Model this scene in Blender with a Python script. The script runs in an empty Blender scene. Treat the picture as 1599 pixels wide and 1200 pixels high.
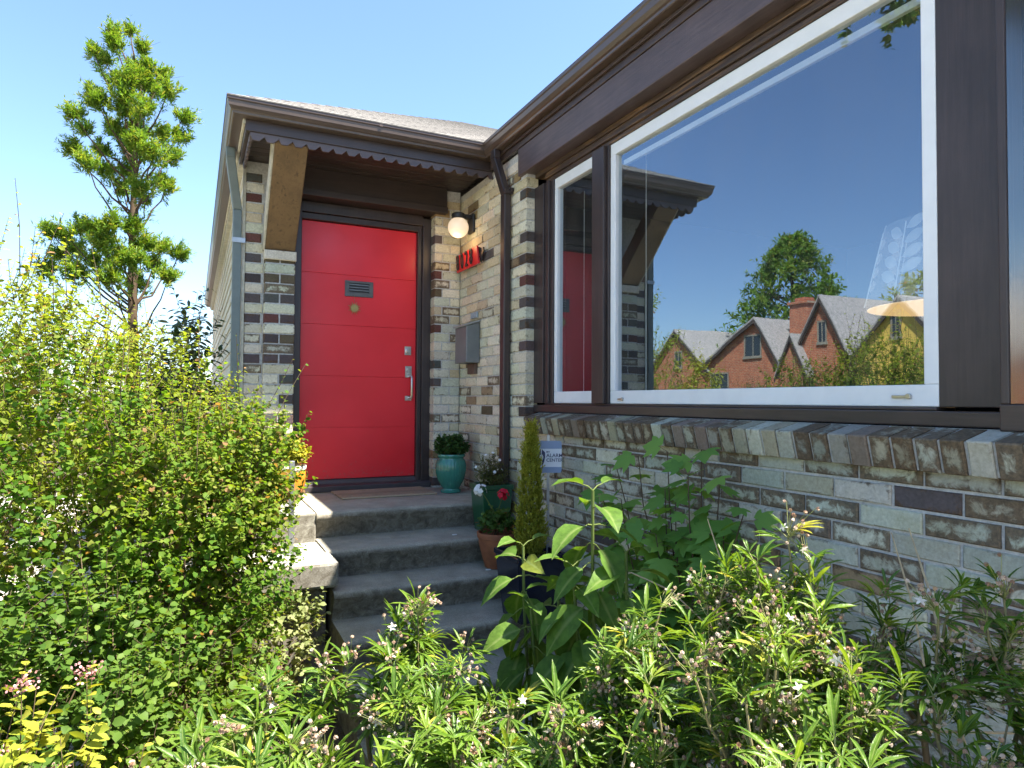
import bpy, bmesh, math, random
import numpy as np
from mathutils import Vector, Matrix

SC = bpy.context.scene
COL = SC.collection
rad = math.radians

# ------------------------------------------------------------------ camera
cam_d = bpy.data.cameras.new("camera")
cam_d.sensor_fit = 'HORIZONTAL'
cam_d.sensor_width = 36.0
cam_d.lens = 1033.9 / 1599 * 36.0
cam_d.clip_start = 0.02
cam_d.clip_end = 500
cam = bpy.data.objects.new("camera", cam_d)
COL.objects.link(cam)
YAW, PITCH, ROLL = rad(25.654), rad(1.502), rad(0.347)
_f = Vector((math.sin(YAW) * math.cos(PITCH), math.cos(YAW) * math.cos(PITCH), math.sin(PITCH)))
_r = Vector((math.cos(YAW), -math.sin(YAW), 0))
_u = _r.cross(_f)
_r, _u = _r * math.cos(ROLL) + _u * math.sin(ROLL), _u * math.cos(ROLL) - _r * math.sin(ROLL)
cam.matrix_world = Matrix(((_r.x, _u.x, -_f.x, 0), (_r.y, _u.y, -_f.y, 0), (_r.z, _u.z, -_f.z, 1.65), (0, 0, 0, 1)))
SC.camera = cam

# ------------------------------------------------------------------ sky and sun
SUN = Vector((0.412, -0.36, 1.0)).normalized()          # towards the sun
EL = math.asin(SUN.z)
AZ = math.atan2(SUN.x, SUN.y)                             # clockwise from +Y
W = bpy.data.worlds.new("World")
SC.world = W
W.use_nodes = True
nt = W.node_tree
sky = nt.nodes.new("ShaderNodeTexSky")
sky.sky_type = 'NISHITA'
sky.sun_disc = False
sky.sun_elevation = EL
sky.sun_rotation = AZ
sky.air_density = 1.0
sky.dust_density = 0.6
sky.ozone_density = 4.5
bg = nt.nodes["Background"]
nt.links.new(sky.outputs[0], bg.inputs[0])
bg.inputs[1].default_value = 0.092
sd = bpy.data.lights.new("sun", 'SUN')
sd.energy = 5.0
sd.angle = rad(0.53)
sd.color = (1.0, 0.93, 0.82)
so = bpy.data.objects.new("sun", sd)
COL.objects.link(so)
so.rotation_euler = (-SUN).to_track_quat('-Z', 'Y').to_euler()
so.location = (3, -4, 12)

SC.view_settings.view_transform = 'Standard'
SC.view_settings.look = 'None'
SC.view_settings.gamma = 1.0
SC.view_settings.exposure = 2.06
SC.render.engine = 'CYCLES'
SC.cycles.max_bounces = 10
SC.cycles.transparent_max_bounces = 12
SC.cycles.transmission_bounces = 6
SC.cycles.caustics_reflective = False
SC.cycles.caustics_refractive = False
SC.cycles.use_denoising = True

rng = np.random.default_rng(7)
random.seed(7)

# ------------------------------------------------------------------ object helpers
def link(o, parent=None):
    COL.objects.link(o)
    if parent is not None:
        o.parent = parent
    return o

def tag(o, label=None, cat=None, group=None, kind=None):
    if label: o['label'] = label
    if cat: o['category'] = cat
    if group: o['group'] = group
    if kind: o['kind'] = kind
    return o

def thing(name, label, cat, loc=(0, 0, 0), group=None):
    o = bpy.data.objects.new(name, None)
    o.empty_display_size = 0.1
    o.location = loc
    COL.objects.link(o)
    return tag(o, label, cat, group)

def keep_world(o, parent):
    """parent o (built in world coordinates) to an unrotated Empty"""
    o.parent = parent
    p, off = parent, Vector((0, 0, 0))
    while p is not None:
        off += Vector(p.location); p = p.parent
    o.location = Vector(o.location) - off
    return o

class MB:
    """collects hard-surface shapes in world coordinates"""
    def __init__(self):
        self.v, self.f = [], []
    def add(self, vs, fs):
        b = len(self.v)
        self.v += [tuple(p) for p in vs]
        self.f += [tuple(i + b for i in f) for f in fs]
        return self
    def box(self, x0, x1, y0, y1, z0, z1):
        vs = [(x, y, z) for x in (x0, x1) for y in (y0, y1) for z in (z0, z1)]
        return self.add(vs, [(0, 1, 3, 2), (4, 6, 7, 5), (0, 4, 5, 1), (2, 3, 7, 6), (0, 2, 6, 4), (1, 5, 7, 3)])
    def prism(self, poly, axis, a, b):
        """poly: 2-D points, extruded along axis ('X': poly=(y,z), 'Y': (x,z), 'Z': (x,y))"""
        def P(p, t):
            return {'X': (t, p[0], p[1]), 'Y': (p[0], t, p[1]), 'Z': (p[0], p[1], t)}[axis]
        n = len(poly)
        vs = [P(p, a) for p in poly] + [P(p, b) for p in poly]
        fs = [tuple(range(n)), tuple(range(2 * n - 1, n - 1, -1))]
        fs += [(i, i + n, (i + 1) % n + n, (i + 1) % n) for i in range(n)]
        return self.add(vs, fs)
    def tube(self, pts, r, k=8, caps=True):
        pts = [Vector(p) for p in pts]
        rs = r if isinstance(r, (list, tuple)) else [r] * len(pts)
        n = len(pts); vs = []; fs = []
        prev = None
        for i, p in enumerate(pts):
            d = (pts[min(i + 1, n - 1)] - pts[max(i - 1, 0)]).normalized()
            a = d.orthogonal().normalized() if prev is None else (prev - d * prev.dot(d)).normalized()
            prev = a
            b = d.cross(a)
            for j in range(k):
                t = 2 * math.pi * j / k
                vs.append(p + (a * math.cos(t) + b * math.sin(t)) * rs[i])
        for i in range(n - 1):
            for j in range(k):
                fs.append((i * k + j, i * k + (j + 1) % k, (i + 1) * k + (j + 1) % k, (i + 1) * k + j))
        if caps:
            fs.append(tuple(range(k - 1, -1, -1))); fs.append(tuple(range((n - 1) * k, n * k)))
        return self.add(vs, fs)
    def lathe(self, prof, c, k=40, flute=None):
        vs = []; fs = []; n = len(prof)
        for i, (r, z) in enumerate(prof):
            for j in range(k):
                t = 2 * math.pi * j / k
                rr = r
                if flute and flute[1] <= i <= flute[2]:
                    rr = r * (1 + flute[3] * math.cos(flute[0] * t))
                vs.append((c[0] + rr * math.cos(t), c[1] + rr * math.sin(t), c[2] + z))
        for i in range(n - 1):
            for j in range(k):
                fs.append((i * k + j, i * k + (j + 1) % k, (i + 1) * k + (j + 1) % k, (i + 1) * k + j))
        fs.append(tuple(range(k - 1, -1, -1)))
        fs.append(tuple(range((n - 1) * k, n * k)))
        return self.add(vs, fs)
    def build(self, name, mat, parent=None, bevel=0.0, smooth=False, label=None):
        me = bpy.data.meshes.new(name)
        me.from_pydata(self.v, [], self.f)
        bm = bmesh.new(); bm.from_mesh(me)
        bmesh.ops.recalc_face_normals(bm, faces=bm.faces)
        bm.to_mesh(me); bm.free()
        me.materials.append(mat)
        o = bpy.data.objects.new(name, me)
        COL.objects.link(o)
        if parent is not None:
            keep_world(o, parent)
        if smooth:
            for p in me.polygons: p.use_smooth = True
            try:
                me.set_sharp_from_angle(angle=rad(40))
            except Exception:
                pass
        if bevel:
            m = o.modifiers.new("bevel", 'BEVEL')
            m.width = bevel; m.segments = 2; m.limit_method = 'ANGLE'; m.angle_limit = rad(40)
            m.harden_normals = False
        if label: o['label'] = label
        return o

# ------------------------------------------------------------------ materials
def new_mat(name):
    m = bpy.data.materials.new(name)
    m.use_nodes = True
    t = m.node_tree
    return m, t, t.nodes["Principled BSDF"]

def N(t, kind, **kw):
    n = t.nodes.new(kind)
    for k, v in kw.items():
        if k in n.inputs: n.inputs[k].default_value = v
        else: setattr(n, k, v)
    return n

def ramp(t, fac, stops):
    r = t.nodes.new("ShaderNodeValToRGB")
    e = r.color_ramp.elements
    while len(e) < len(stops): e.new(0.5)
    for el, (p, c) in zip(e, stops):
        el.position = p
        el.color = (*c, 1) if len(c) == 3 else c
    t.links.new(fac, r.inputs[0])
    return r

def mixc(t, fac, a, b, mode='MIX'):
    m = t.nodes.new("ShaderNodeMix"); m.data_type = 'RGBA'; m.blend_type = mode
    for s, v in ((m.inputs[0], fac), (m.inputs[6], a), (m.inputs[7], b)):
        if hasattr(v, 'is_linked') or hasattr(v, 'links'): t.links.new(v, s)
        elif isinstance(v, (tuple, list)): s.default_value = (*v, 1) if len(v) == 3 else v
        else: s.default_value = v
    return m.outputs[2]

def noise(t, scale, detail=4, rough=0.6, vec=None, dist=0.0):
    n = N(t, "ShaderNodeTexNoise", Scale=scale, Detail=detail, Roughness=rough, Distortion=dist)
    if vec is None:
        g = t.nodes.new("ShaderNodeNewGeometry"); vec = g.outputs["Position"]
    t.links.new(vec, n.inputs["Vector"])
    return n.outputs["Fac"]

def stretch(t, sx, sy, sz):
    g = t.nodes.new("ShaderNodeNewGeometry")
    m = N(t, "ShaderNodeMapping"); m.inputs["Scale"].default_value = (sx, sy, sz)
    t.links.new(g.outputs["Position"], m.inputs["Vector"])
    return m.outputs[0]

def bump(t, h, b, strength=0.3, dist=0.01):
    n = N(t, "ShaderNodeBump", Strength=strength, Distance=dist)
    t.links.new(h, n.inputs["Height"]); t.links.new(n.outputs[0], b.inputs["Normal"])

def simple(name, col, rough=0.5, metal=0.0, var=0.12, scale=12, bmp=0.0, spec=None, vec=None):
    m, t, b = new_mat(name)
    f = noise(t, scale, 5, 0.65, vec(t) if vec else None)
    lo = tuple(max(0, c * (1 - var * 2)) for c in col); hi = tuple(min(1, c * (1 + var * 2)) for c in col)
    r = ramp(t, f, [(0.25, lo), (0.75, hi)])
    t.links.new(r.outputs[0], b.inputs["Base Color"])
    b.inputs["Roughness"].default_value = rough
    b.inputs["Metallic"].default_value = metal
    if spec is not None: b.inputs["Specular IOR Level"].default_value = spec
    if bmp: bump(t, f, b, bmp, 0.004)
    return m

def wood_paint(name, col, axis='Y', rough=0.42, worn=None, grain=0.35):
    m, t, b = new_mat(name)
    s = {'Y': (60, 3, 60), 'X': (3, 60, 60), 'Z': (60, 60, 3), 'T': (26, 26, 2)}[axis]
    f = noise(t, 1.0, 6, 0.7, stretch(t, *s), 0.4)
    g = noise(t, 5.0, 4, 0.6)
    base = ramp(t, g, [(0.3, tuple(c * 0.82 for c in col)), (0.7, tuple(min(1, c * 1.2) for c in col))]).outputs[0]
    base = mixc(t, 1.0, base, ramp(t, f, [(0.30, (0.74, 0.74, 0.74)), (0.70, (1.24, 1.22, 1.20))]).outputs[0], 'MULTIPLY')
    if worn:
        k = ramp(t, f, [(0.52, (0, 0, 0)), (0.68, (1, 1, 1))]).outputs[0]
        base = mixc(t, k, base, worn)
    t.links.new(base, b.inputs["Base Color"])
    b.inputs["Roughness"].default_value = rough
    bump(t, f, b, grain, 0.004)
    return m

def leaf_mat(name, stops, trans=0.35, rough=0.55, spec=0.12, tint=(1.6, 1.5, 0.5), vein=None):
    m, t, b = new_mat(name)
    a = N(t, "ShaderNodeAttribute", attribute_name="rnd")
    r = ramp(t, a.outputs["Fac"], stops)
    col = r.outputs[0]
    if vein:
        q = N(t, "ShaderNodeAttribute", attribute_name="rib")
        nz = noise(t, 55, 4, 0.6)
        col = mixc(t, 1.0, col, ramp(t, nz, [(0.3, (0.72, 0.74, 0.7)), (0.7, (1.25, 1.22, 1.1))]).outputs[0], 'MULTIPLY')
        k = ramp(t, q.outputs["Fac"], [(0.80, (0, 0, 0)), (0.97, (0.6, 0.6, 0.6))]).outputs[0]
        col = mixc(t, k, col, vein)
        bump(t, nz, b, 0.35, 0.006)
    t.links.new(col, b.inputs["Base Color"])
    b.inputs["Roughness"].default_value = rough
    b.inputs["Specular IOR Level"].default_value = spec
    tr = t.nodes.new("ShaderNodeBsdfTranslucent")
    tc = mixc(t, 1.0, col, tint, 'MULTIPLY')
    t.links.new(tc, tr.inputs[0])
    mx = t.nodes.new("ShaderNodeMixShader"); mx.inputs[0].default_value = trans
    t.links.new(b.outputs[0], mx.inputs[1]); t.links.new(tr.outputs[0], mx.inputs[2])
    t.links.new(mx.outputs[0], t.nodes["Material Output"].inputs[0])
    return m

def brick_mat(name):
    """bcol = fired colour of each brick, stain = how much kiln soot it carries, UV = metres on the brick's face"""
    m, t, b = new_mat(name)
    bc = N(t, "ShaderNodeAttribute", attribute_name="bcol")
    st = N(t, "ShaderNodeAttribute", attribute_name="stain")
    ed = N(t, "ShaderNodeAttribute", attribute_name="edge")
    n1 = noise(t, 22, 6, 0.7, None, 0.6)
    n2 = noise(t, 90, 4, 0.6)
    n3 = noise(t, 9, 3, 0.5)
    v = ramp(t, n2, [(0.3, (0.80, 0.79, 0.76)), (0.7, (1.12, 1.12, 1.1))]).outputs[0]
    base = mixc(t, 1.0, bc.outputs["Color"], v, 'MULTIPLY')
    warm = ramp(t, n3, [(0.45, (0, 0, 0)), (0.75, (1, 1, 1))]).outputs[0]
    k0 = N(t, "ShaderNodeMath", operation='MULTIPLY'); k0.inputs[1].default_value = 0.45
    t.links.new(warm, k0.inputs[0])
    base = mixc(t, k0.outputs[0], base, mixc(t, 1.0, base, (0.80, 0.74, 0.58), 'MULTIPLY'))
    # soot: noise + stain amount + closeness to the arris
    a1 = N(t, "ShaderNodeMath", operation='MULTIPLY_ADD')
    t.links.new(st.outputs["Fac"], a1.inputs[0]); a1.inputs[1].default_value = 0.36
    t.links.new(n1, a1.inputs[2])
    a2 = N(t, "ShaderNodeMath", operation='MULTIPLY_ADD')
    t.links.new(ed.outputs["Fac"], a2.inputs[0]); a2.inputs[1].default_value = 0.20
    t.links.new(a1.outputs[0], a2.inputs[2])
    k = ramp(t, a2.outputs[0], [(0.76, (0, 0, 0)), (0.92, (1, 1, 1))]).outputs[0]
    soot = ramp(t, n2, [(0.3, (0.045, 0.026, 0.014)), (0.7, (0.15, 0.088, 0.045))]).outputs[0]
    k1 = N(t, "ShaderNodeMath", operation='MULTIPLY'); k1.inputs[1].default_value = 0.85
    t.links.new(k, k1.inputs[0])
    col = mixc(t, k1.outputs[0], base, soot)
    t.links.new(col, b.inputs["Base Color"])
    b.inputs["Roughness"].default_value = 0.82
    b.inputs["Specular IOR Level"].default_value = 0.25
    h = N(t, "ShaderNodeMath", operation='MULTIPLY_ADD'); h.inputs[1].default_value = 0.6
    t.links.new(n2, h.inputs[0]); t.links.new(n1, h.inputs[2])
    bump(t, h.outputs[0], b, 0.55, 0.004)
    return m

def concrete_mat(name, col=(0.34, 0.33, 0.29)):
    m, t, b = new_mat(name)
    n1 = noise(t, 6, 6, 0.7); n2 = noise(t, 160, 3, 0.6); n3 = noise(t, 18, 6, 0.75, None, 0.8)
    base = ramp(t, n1, [(0.3, tuple(c * 0.7 for c in col)), (0.7, tuple(c * 1.15 for c in col))]).outputs[0]
    sp = ramp(t, n2, [(0.35, (0.72, 0.72, 0.70)), (0.65, (1.12, 1.12, 1.1))]).outputs[0]
    base = mixc(t, 1.0, base, sp, 'MULTIPLY')
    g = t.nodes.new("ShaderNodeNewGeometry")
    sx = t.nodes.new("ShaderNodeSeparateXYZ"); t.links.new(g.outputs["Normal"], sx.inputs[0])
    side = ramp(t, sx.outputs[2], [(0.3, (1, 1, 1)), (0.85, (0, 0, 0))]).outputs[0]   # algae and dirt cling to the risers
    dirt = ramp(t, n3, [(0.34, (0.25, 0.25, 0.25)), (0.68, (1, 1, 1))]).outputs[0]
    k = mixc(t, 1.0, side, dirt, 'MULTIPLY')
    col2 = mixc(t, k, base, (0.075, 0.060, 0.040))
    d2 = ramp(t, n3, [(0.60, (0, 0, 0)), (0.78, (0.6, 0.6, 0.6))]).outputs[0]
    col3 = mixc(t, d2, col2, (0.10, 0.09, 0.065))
    t.links.new(col3, b.inputs["Base Color"])
    b.inputs["Roughness"].default_value = 0.9
    bump(t, n2, b, 0.5, 0.003)
    return m

BROWN = wood_paint("brown_paint", (0.050, 0.034, 0.029), 'Y', 0.38, None, 0.22)
BROWN_X = wood_paint("brown_paint_across", (0.040, 0.027, 0.023), 'X', 0.45, None, 0.22)
BROWN_Z = wood_paint("brown_paint_upright", (0.042, 0.030, 0.028), 'Z', 0.4, None, 0.2)
FRIEZE = wood_paint("brown_weathered_board", (0.085, 0.060, 0.058), 'Y', 0.45, None, 0.5)
MOULD = wood_paint("worn_brown_moulding", (0.055, 0.036, 0.026), 'Y', 0.45, (0.22, 0.12, 0.05), 0.3)
GUTTER = simple("brown_gutter_metal", (0.080, 0.056, 0.044), 0.32, 0.0, 0.06, 3)
BRACKET = wood_paint("rough_tan_timber", (0.165, 0.100, 0.043), 'T', 0.75, (0.075, 0.045, 0.02), 1.0)
PALE_TRIM = simple("weathered_cream_trim", (0.45, 0.42, 0.33), 0.6, 0, 0.15, 20)
SIDING = simple("cream_siding", (0.52, 0.49, 0.40), 0.7, 0, 0.08, 10)
GREYGREEN = simple("grey_green_downspout", (0.13, 0.16, 0.15), 0.45, 0, 0.08, 8)
WHITE = simple("white_vinyl", (0.74, 0.76, 0.78), 0.35, 0, 0.03, 6)
METAL = simple("satin_nickel", (0.55, 0.53, 0.50), 0.28, 1.0, 0.08, 30)
GALV = simple("galvanised_grey", (0.34, 0.35, 0.36), 0.38, 0.7, 0.12, 14)
BLACK = simple("black_metal", (0.018, 0.018, 0.020), 0.45, 0, 0.1, 30)
BRICK = brick_mat("cream_clinker_brick")
MORTAR = simple("grey_mortar", (0.47, 0.46, 0.44), 0.95, 0, 0.16, 60, 0.5)
CONC = concrete_mat("weathered_concrete", (0.35, 0.325, 0.265))
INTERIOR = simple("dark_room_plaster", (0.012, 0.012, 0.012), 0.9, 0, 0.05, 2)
TERRA = simple("terracotta", (0.28, 0.095, 0.040), 0.75, 0, 0.15, 14, 0.2)

def door_paint():
    m, t, b = new_mat("red_door_paint")
    f = noise(t, 1.0, 5, 0.6, stretch(t, 40, 40, 2)); g = noise(t, 2.2, 3, 0.5)
    c = ramp(t, g, [(0.3, (0.76, 0.016, 0.026)), (0.7, (0.86, 0.026, 0.040))]).outputs[0]
    t.links.new(c, b.inputs["Base Color"])
    w = noise(t, 34, 6, 0.75); w2 = noise(t, 3.0, 2, 0.5)
    g2 = t.nodes.new("ShaderNodeNewGeometry"); s2 = t.nodes.new("ShaderNodeSeparateXYZ"); t.links.new(g2.outputs["Position"], s2.inputs[0])
    low = N(t, "ShaderNodeMapRange"); low.inputs[1].default_value = 1.45; low.inputs[2].default_value = 1.03; low.inputs[3].default_value = 0.0; low.inputs[4].default_value = 0.22
    t.links.new(s2.outputs[2], low.inputs[0])
    sc = N(t, "ShaderNodeMath", operation='ADD'); t.links.new(w, sc.inputs[0]); t.links.new(low.outputs[0], sc.inputs[1])
    k = ramp(t, sc.outputs[0], [(0.74, (0, 0, 0)), (0.86, (0.5, 0.5, 0.5))]).outputs[0]
    t.links.new(mixc(t, k, c, (0.42, 0.16, 0.13)), b.inputs["Base Color"])
    t.links.new(ramp(t, w2, [(0.3, (0.30, 0.30, 0.30)), (0.7, (0.46, 0.46, 0.46))]).outputs[0], b.inputs["Roughness"])
    bump(t, f, b, 0.08, 0.003)
    return m
RED = door_paint()

def glass_mat(name, refl=0.25, rough=0.0, tint=(0.74, 0.87, 1.0)):
    m, t, b = new_mat(name)
    t.nodes.remove(b)
    tr = t.nodes.new("ShaderNodeBsdfTransparent"); tr.inputs[0].default_value = (0.80, 0.84, 0.83, 1)
    gl = t.nodes.new("ShaderNodeBsdfGlossy"); gl.inputs["Roughness"].default_value = rough
    gl.inputs["Color"].default_value = (*tint, 1)
    lw = N(t, "ShaderNodeLayerWeight", Blend=0.5)
    pw = N(t, "ShaderNodeMath", operation='POWER'); t.links.new(lw.outputs["Facing"], pw.inputs[0]); pw.inputs[1].default_value = 4.0
    ma = N(t, "ShaderNodeMath", operation='MULTIPLY_ADD'); ma.use_clamp = True
    t.links.new(pw.outputs[0], ma.inputs[0]); ma.inputs[1].default_value = 1 - refl; ma.inputs[2].default_value = refl
    mx = t.nodes.new("ShaderNodeMixShader")
    t.links.new(ma.outputs[0], mx.inputs[0]); t.links.new(tr.outputs[0], mx.inputs[1]); t.links.new(gl.outputs[0], mx.inputs[2])
    t.links.new(mx.outputs[0], t.nodes["Material Output"].inputs[0])
    df = t.nodes.new("ShaderNodeBsdfDiffuse"); df.inputs[0].default_value = (0.6, 0.6, 0.57, 1)
    dn = noise(t, 1.0, 5, 0.7, stretch(t, 5, 5, 1.2))
    dm = t.nodes.new("ShaderNodeMixShader"); t.links.new(ramp(t, dn, [(0.35, (0.008, 0.008, 0.008)), (0.75, (0.05, 0.05, 0.05))]).outputs[0], dm.inputs[0])
    t.links.new(mx.outputs[0], dm.inputs[1]); t.links.new(df.outputs[0], dm.inputs[2]); t.links.new(dm.outputs[0], t.nodes["Material Output"].inputs[0])
    # faint waviness of the pane
    nz = noise(t, 1.6, 2, 0.4)
    bp = N(t, "ShaderNodeBump", Strength=0.10 if rough == 0 else 0.6, Distance=0.01)
    t.links.new(nz, bp.inputs["Height"]); t.links.new(bp.outputs[0], gl.inputs["Normal"])
    return m
GLASS = glass_mat("coated_window_glass")
GLASS_OLD = glass_mat("wavy_old_glass", 0.22, 0.12, (0.8, 0.85, 0.85))

def shingle_mat(name, c1, c2, scale=1.0):
    m, t, b = new_mat(name)
    uv = N(t, "ShaderNodeUVMap")
    br = N(t, "ShaderNodeTexBrick", Scale=scale)
    br.inputs["Color1"].default_value = (*c1, 1); br.inputs["Color2"].default_value = (*c2, 1)
    br.inputs["Mortar"].default_value = (c1[0] * .35, c1[1] * .35, c1[2] * .35, 1)
    br.inputs["Mortar Size"].default_value = 0.016
    br.inputs["Brick Width"].default_value = 0.30; br.inputs["Row Height"].default_value = 0.14
    t.links.new(uv.outputs[0], br.inputs["Vector"])
    n = noise(t, 40, 4, 0.7)
    v = ramp(t, n, [(0.3, (0.75, 0.75, 0.75)), (0.7, (1.2, 1.18, 1.15))]).outputs[0]
    t.links.new(mixc(t, 1.0, br.outputs[0], v, 'MULTIPLY'), b.inputs["Base Color"])
    b.inputs["Roughness"].default_value = 0.9
    h = N(t, "ShaderNodeMath", operation='MULTIPLY_ADD'); h.inputs[1].default_value = -1.5
    t.links.new(br.outputs["Fac"], h.inputs[0]); t.links.new(n, h.inputs[2])
    bump(t, h.outputs[0], b, 0.8, 0.008)
    return m

# ------------------------------------------------------------------ brick panels as real bricks
CREAM = [(0.64, 0.58, 0.44), (0.67, 0.62, 0.49), (0.59, 0.56, 0.43), (0.56, 0.48, 0.33), (0.65, 0.59, 0.48), (0.53, 0.53, 0.43)]
DARKB = [(0.075, 0.060, 0.060), (0.10, 0.075, 0.080), (0.12, 0.095, 0.06), (0.085, 0.09, 0.085), (0.10, 0.085, 0.085), (0.13, 0.055, 0.048)]
SILLB = [(0.37, 0.37, 0.30), (0.44, 0.43, 0.35), (0.31, 0.30, 0.25), (0.33, 0.30, 0.22), (0.28, 0.28, 0.24), (0.40, 0.40, 0.33), (0.24, 0.185, 0.15)]
CREAM2 = [(0.47, 0.47, 0.38), (0.51, 0.50, 0.41), (0.43, 0.44, 0.36), (0.46, 0.42, 0.31), (0.50, 0.48, 0.40), (0.40, 0.41, 0.34)]
TANB = [(0.30, 0.22, 0.11), (0.26, 0.20, 0.12), (0.29, 0.21, 0.13)]

class Bricks:
    def __init__(self):
        self.v, self.f, self.c, self.s, self.e = [], [], [], [], []
        self.sooty = 0.12
    def brick(self, O, U, Nn, w, h, d, kind=None, R=random, tilt=None):
        """O = lower corner of the front face (Vector), U along the wall, Nn outward normal; kind None/'cream'/'dark'/'tan'"""
        Z = tilt if tilt is not None else Vector((0, 0, 1))
        p = R.random()
        if kind is None:
            kind = 'cream' if p < 0.925 else ('tan' if p < 0.975 else 'dark')
        col = R.choice({'cream': CREAM2 if self.sooty == 0.58 else CREAM, 'dark': DARKB, 'tan': TANB, 'sill': SILLB}[kind])
        g = R.uniform(0.88, 1.12)
        col = tuple(c * g * R.uniform(0.97, 1.03) for c in col)
        if kind in ('cream', 'sill'):
            q = R.random(); st = R.uniform(0.55, 1.0) if q < self.sooty else R.uniform(0.0, 0.24)
        else:
            st = R.uniform(0.1, 0.5)
        push = R.uniform(-0.003, 0.002)
        O = O + Nn * push
        bv = 0.004
        nu, nz = 6, 3
        b0 = len(self.v)
        j = lambda a=0.0010: R.uniform(-a, a)
        # front grid (inner) so that the arris attribute can fall off across the face
        us = [bv, w * .12, w * .35, w * .65, w * .88, w - bv]; zs = [bv, h * .35, h * .65, h - bv]
        if w < 0.08: us = [bv, w * .3, w * .7, w - bv]
        nu = len(us); nz = len(zs)
        for zi, z in enumerate(zs):
            for ui, u in enumerate(us):
                edge = (ui in (0, nu - 1)) or (zi in (0, nz - 1))
                self.v.append(O + U * (u + (j() if edge else 0)) + Z * (z + (j() if edge else 0)) + Nn * (j(0.0006)))
                self.e.append(1.0 if edge else 0.0)
        for zi in range(nz - 1):
            for ui in range(nu - 1):
                a = b0 + zi * nu + ui
                self.f.append((a, a + 1, a + nu + 1, a + nu))
        ring = [zi_ui for zi_ui in [b0 + u for u in range(nu)] + [b0 + z * nu + nu - 1 for z in range(1, nz)]
                + [b0 + (nz - 1) * nu + u for u in range(nu - 2, -1, -1)] + [b0 + z * nu for z in range(nz - 2, 0, -1)]]
        r1 = []; r2 = []
        cu, cz = w / 2, h / 2
        for i in ring:
            p = self.v[i]; lu = (p - O).dot(U); lz = (p - O).dot(Z)
            ou = 0.0 if lu < w * .08 else (w if lu > w * .92 else lu)
            oz = 0.0 if lz < h * .2 else (h if lz > h * .8 else lz)
            q = O + U * (ou + j(0.0006)) + Z * (oz + j(0.0006)) - Nn * bv
            r1.append(len(self.v)); self.v.append(q); self.e.append(1.0)
        for i in r1:
            r2.append(len(self.v)); self.v.append(self.v[i] - Nn * (d - bv)); self.e.append(0.5)
        k = len(ring)
        for i in range(k):
            n = (i + 1) % k
            self.f.append((ring[i], r1[i], r1[n], ring[n]))
            self.f.append((r1[i], r2[i], r2[n], r1[n]))
        cnt = len(self.v) - b0
        self.c += [(*col, 1.0)] * cnt
        self.s += [st] * cnt
        return self
    def course(self, O, U, Nn, length, h, d, off, bw=0.205, jt=0.0095, first=None, last=None, R=random):
        x = 0.0
        w = bw if off == 0 else bw / 2 - jt / 2
        n = 0
        while x < length - 0.012:
            ww = min(w, length - x)
            if length - x - ww < 0.03: ww = length - x
            kind = first if n == 0 else None
            if last is not None and x + ww >= length - 0.001: kind = last
            self.brick(O + U * x, U, Nn, ww, h, d, kind, R)
            x += ww + jt; w = bw * R.uniform(0.985, 1.015); n += 1
    def build(self, name, parent):
        me = bpy.data.meshes.new(name)
        me.from_pydata([tuple(p) for p in self.v], [], self.f)
        bm = bmesh.new(); bm.from_mesh(me)
        bmesh.ops.recalc_face_normals(bm, faces=bm.faces)
        bm.to_mesh(me); bm.free()
        a = me.attributes.new("bcol", 'FLOAT_COLOR', 'POINT'); a.data.foreach_set("color", np.array(self.c, np.float32).ravel())
        a = me.attributes.new("stain", 'FLOAT', 'POINT'); a.data.foreach_set("value", np.array(self.s, np.float32))
        a = me.attributes.new("edge", 'FLOAT', 'POINT'); a.data.foreach_set("value", np.array(self.e, np.float32))
        me.materials.append(BRICK)
        o = bpy.data.objects.new(name, me); COL.objects.link(o)
        keep_world(o, parent)
        return o

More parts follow.
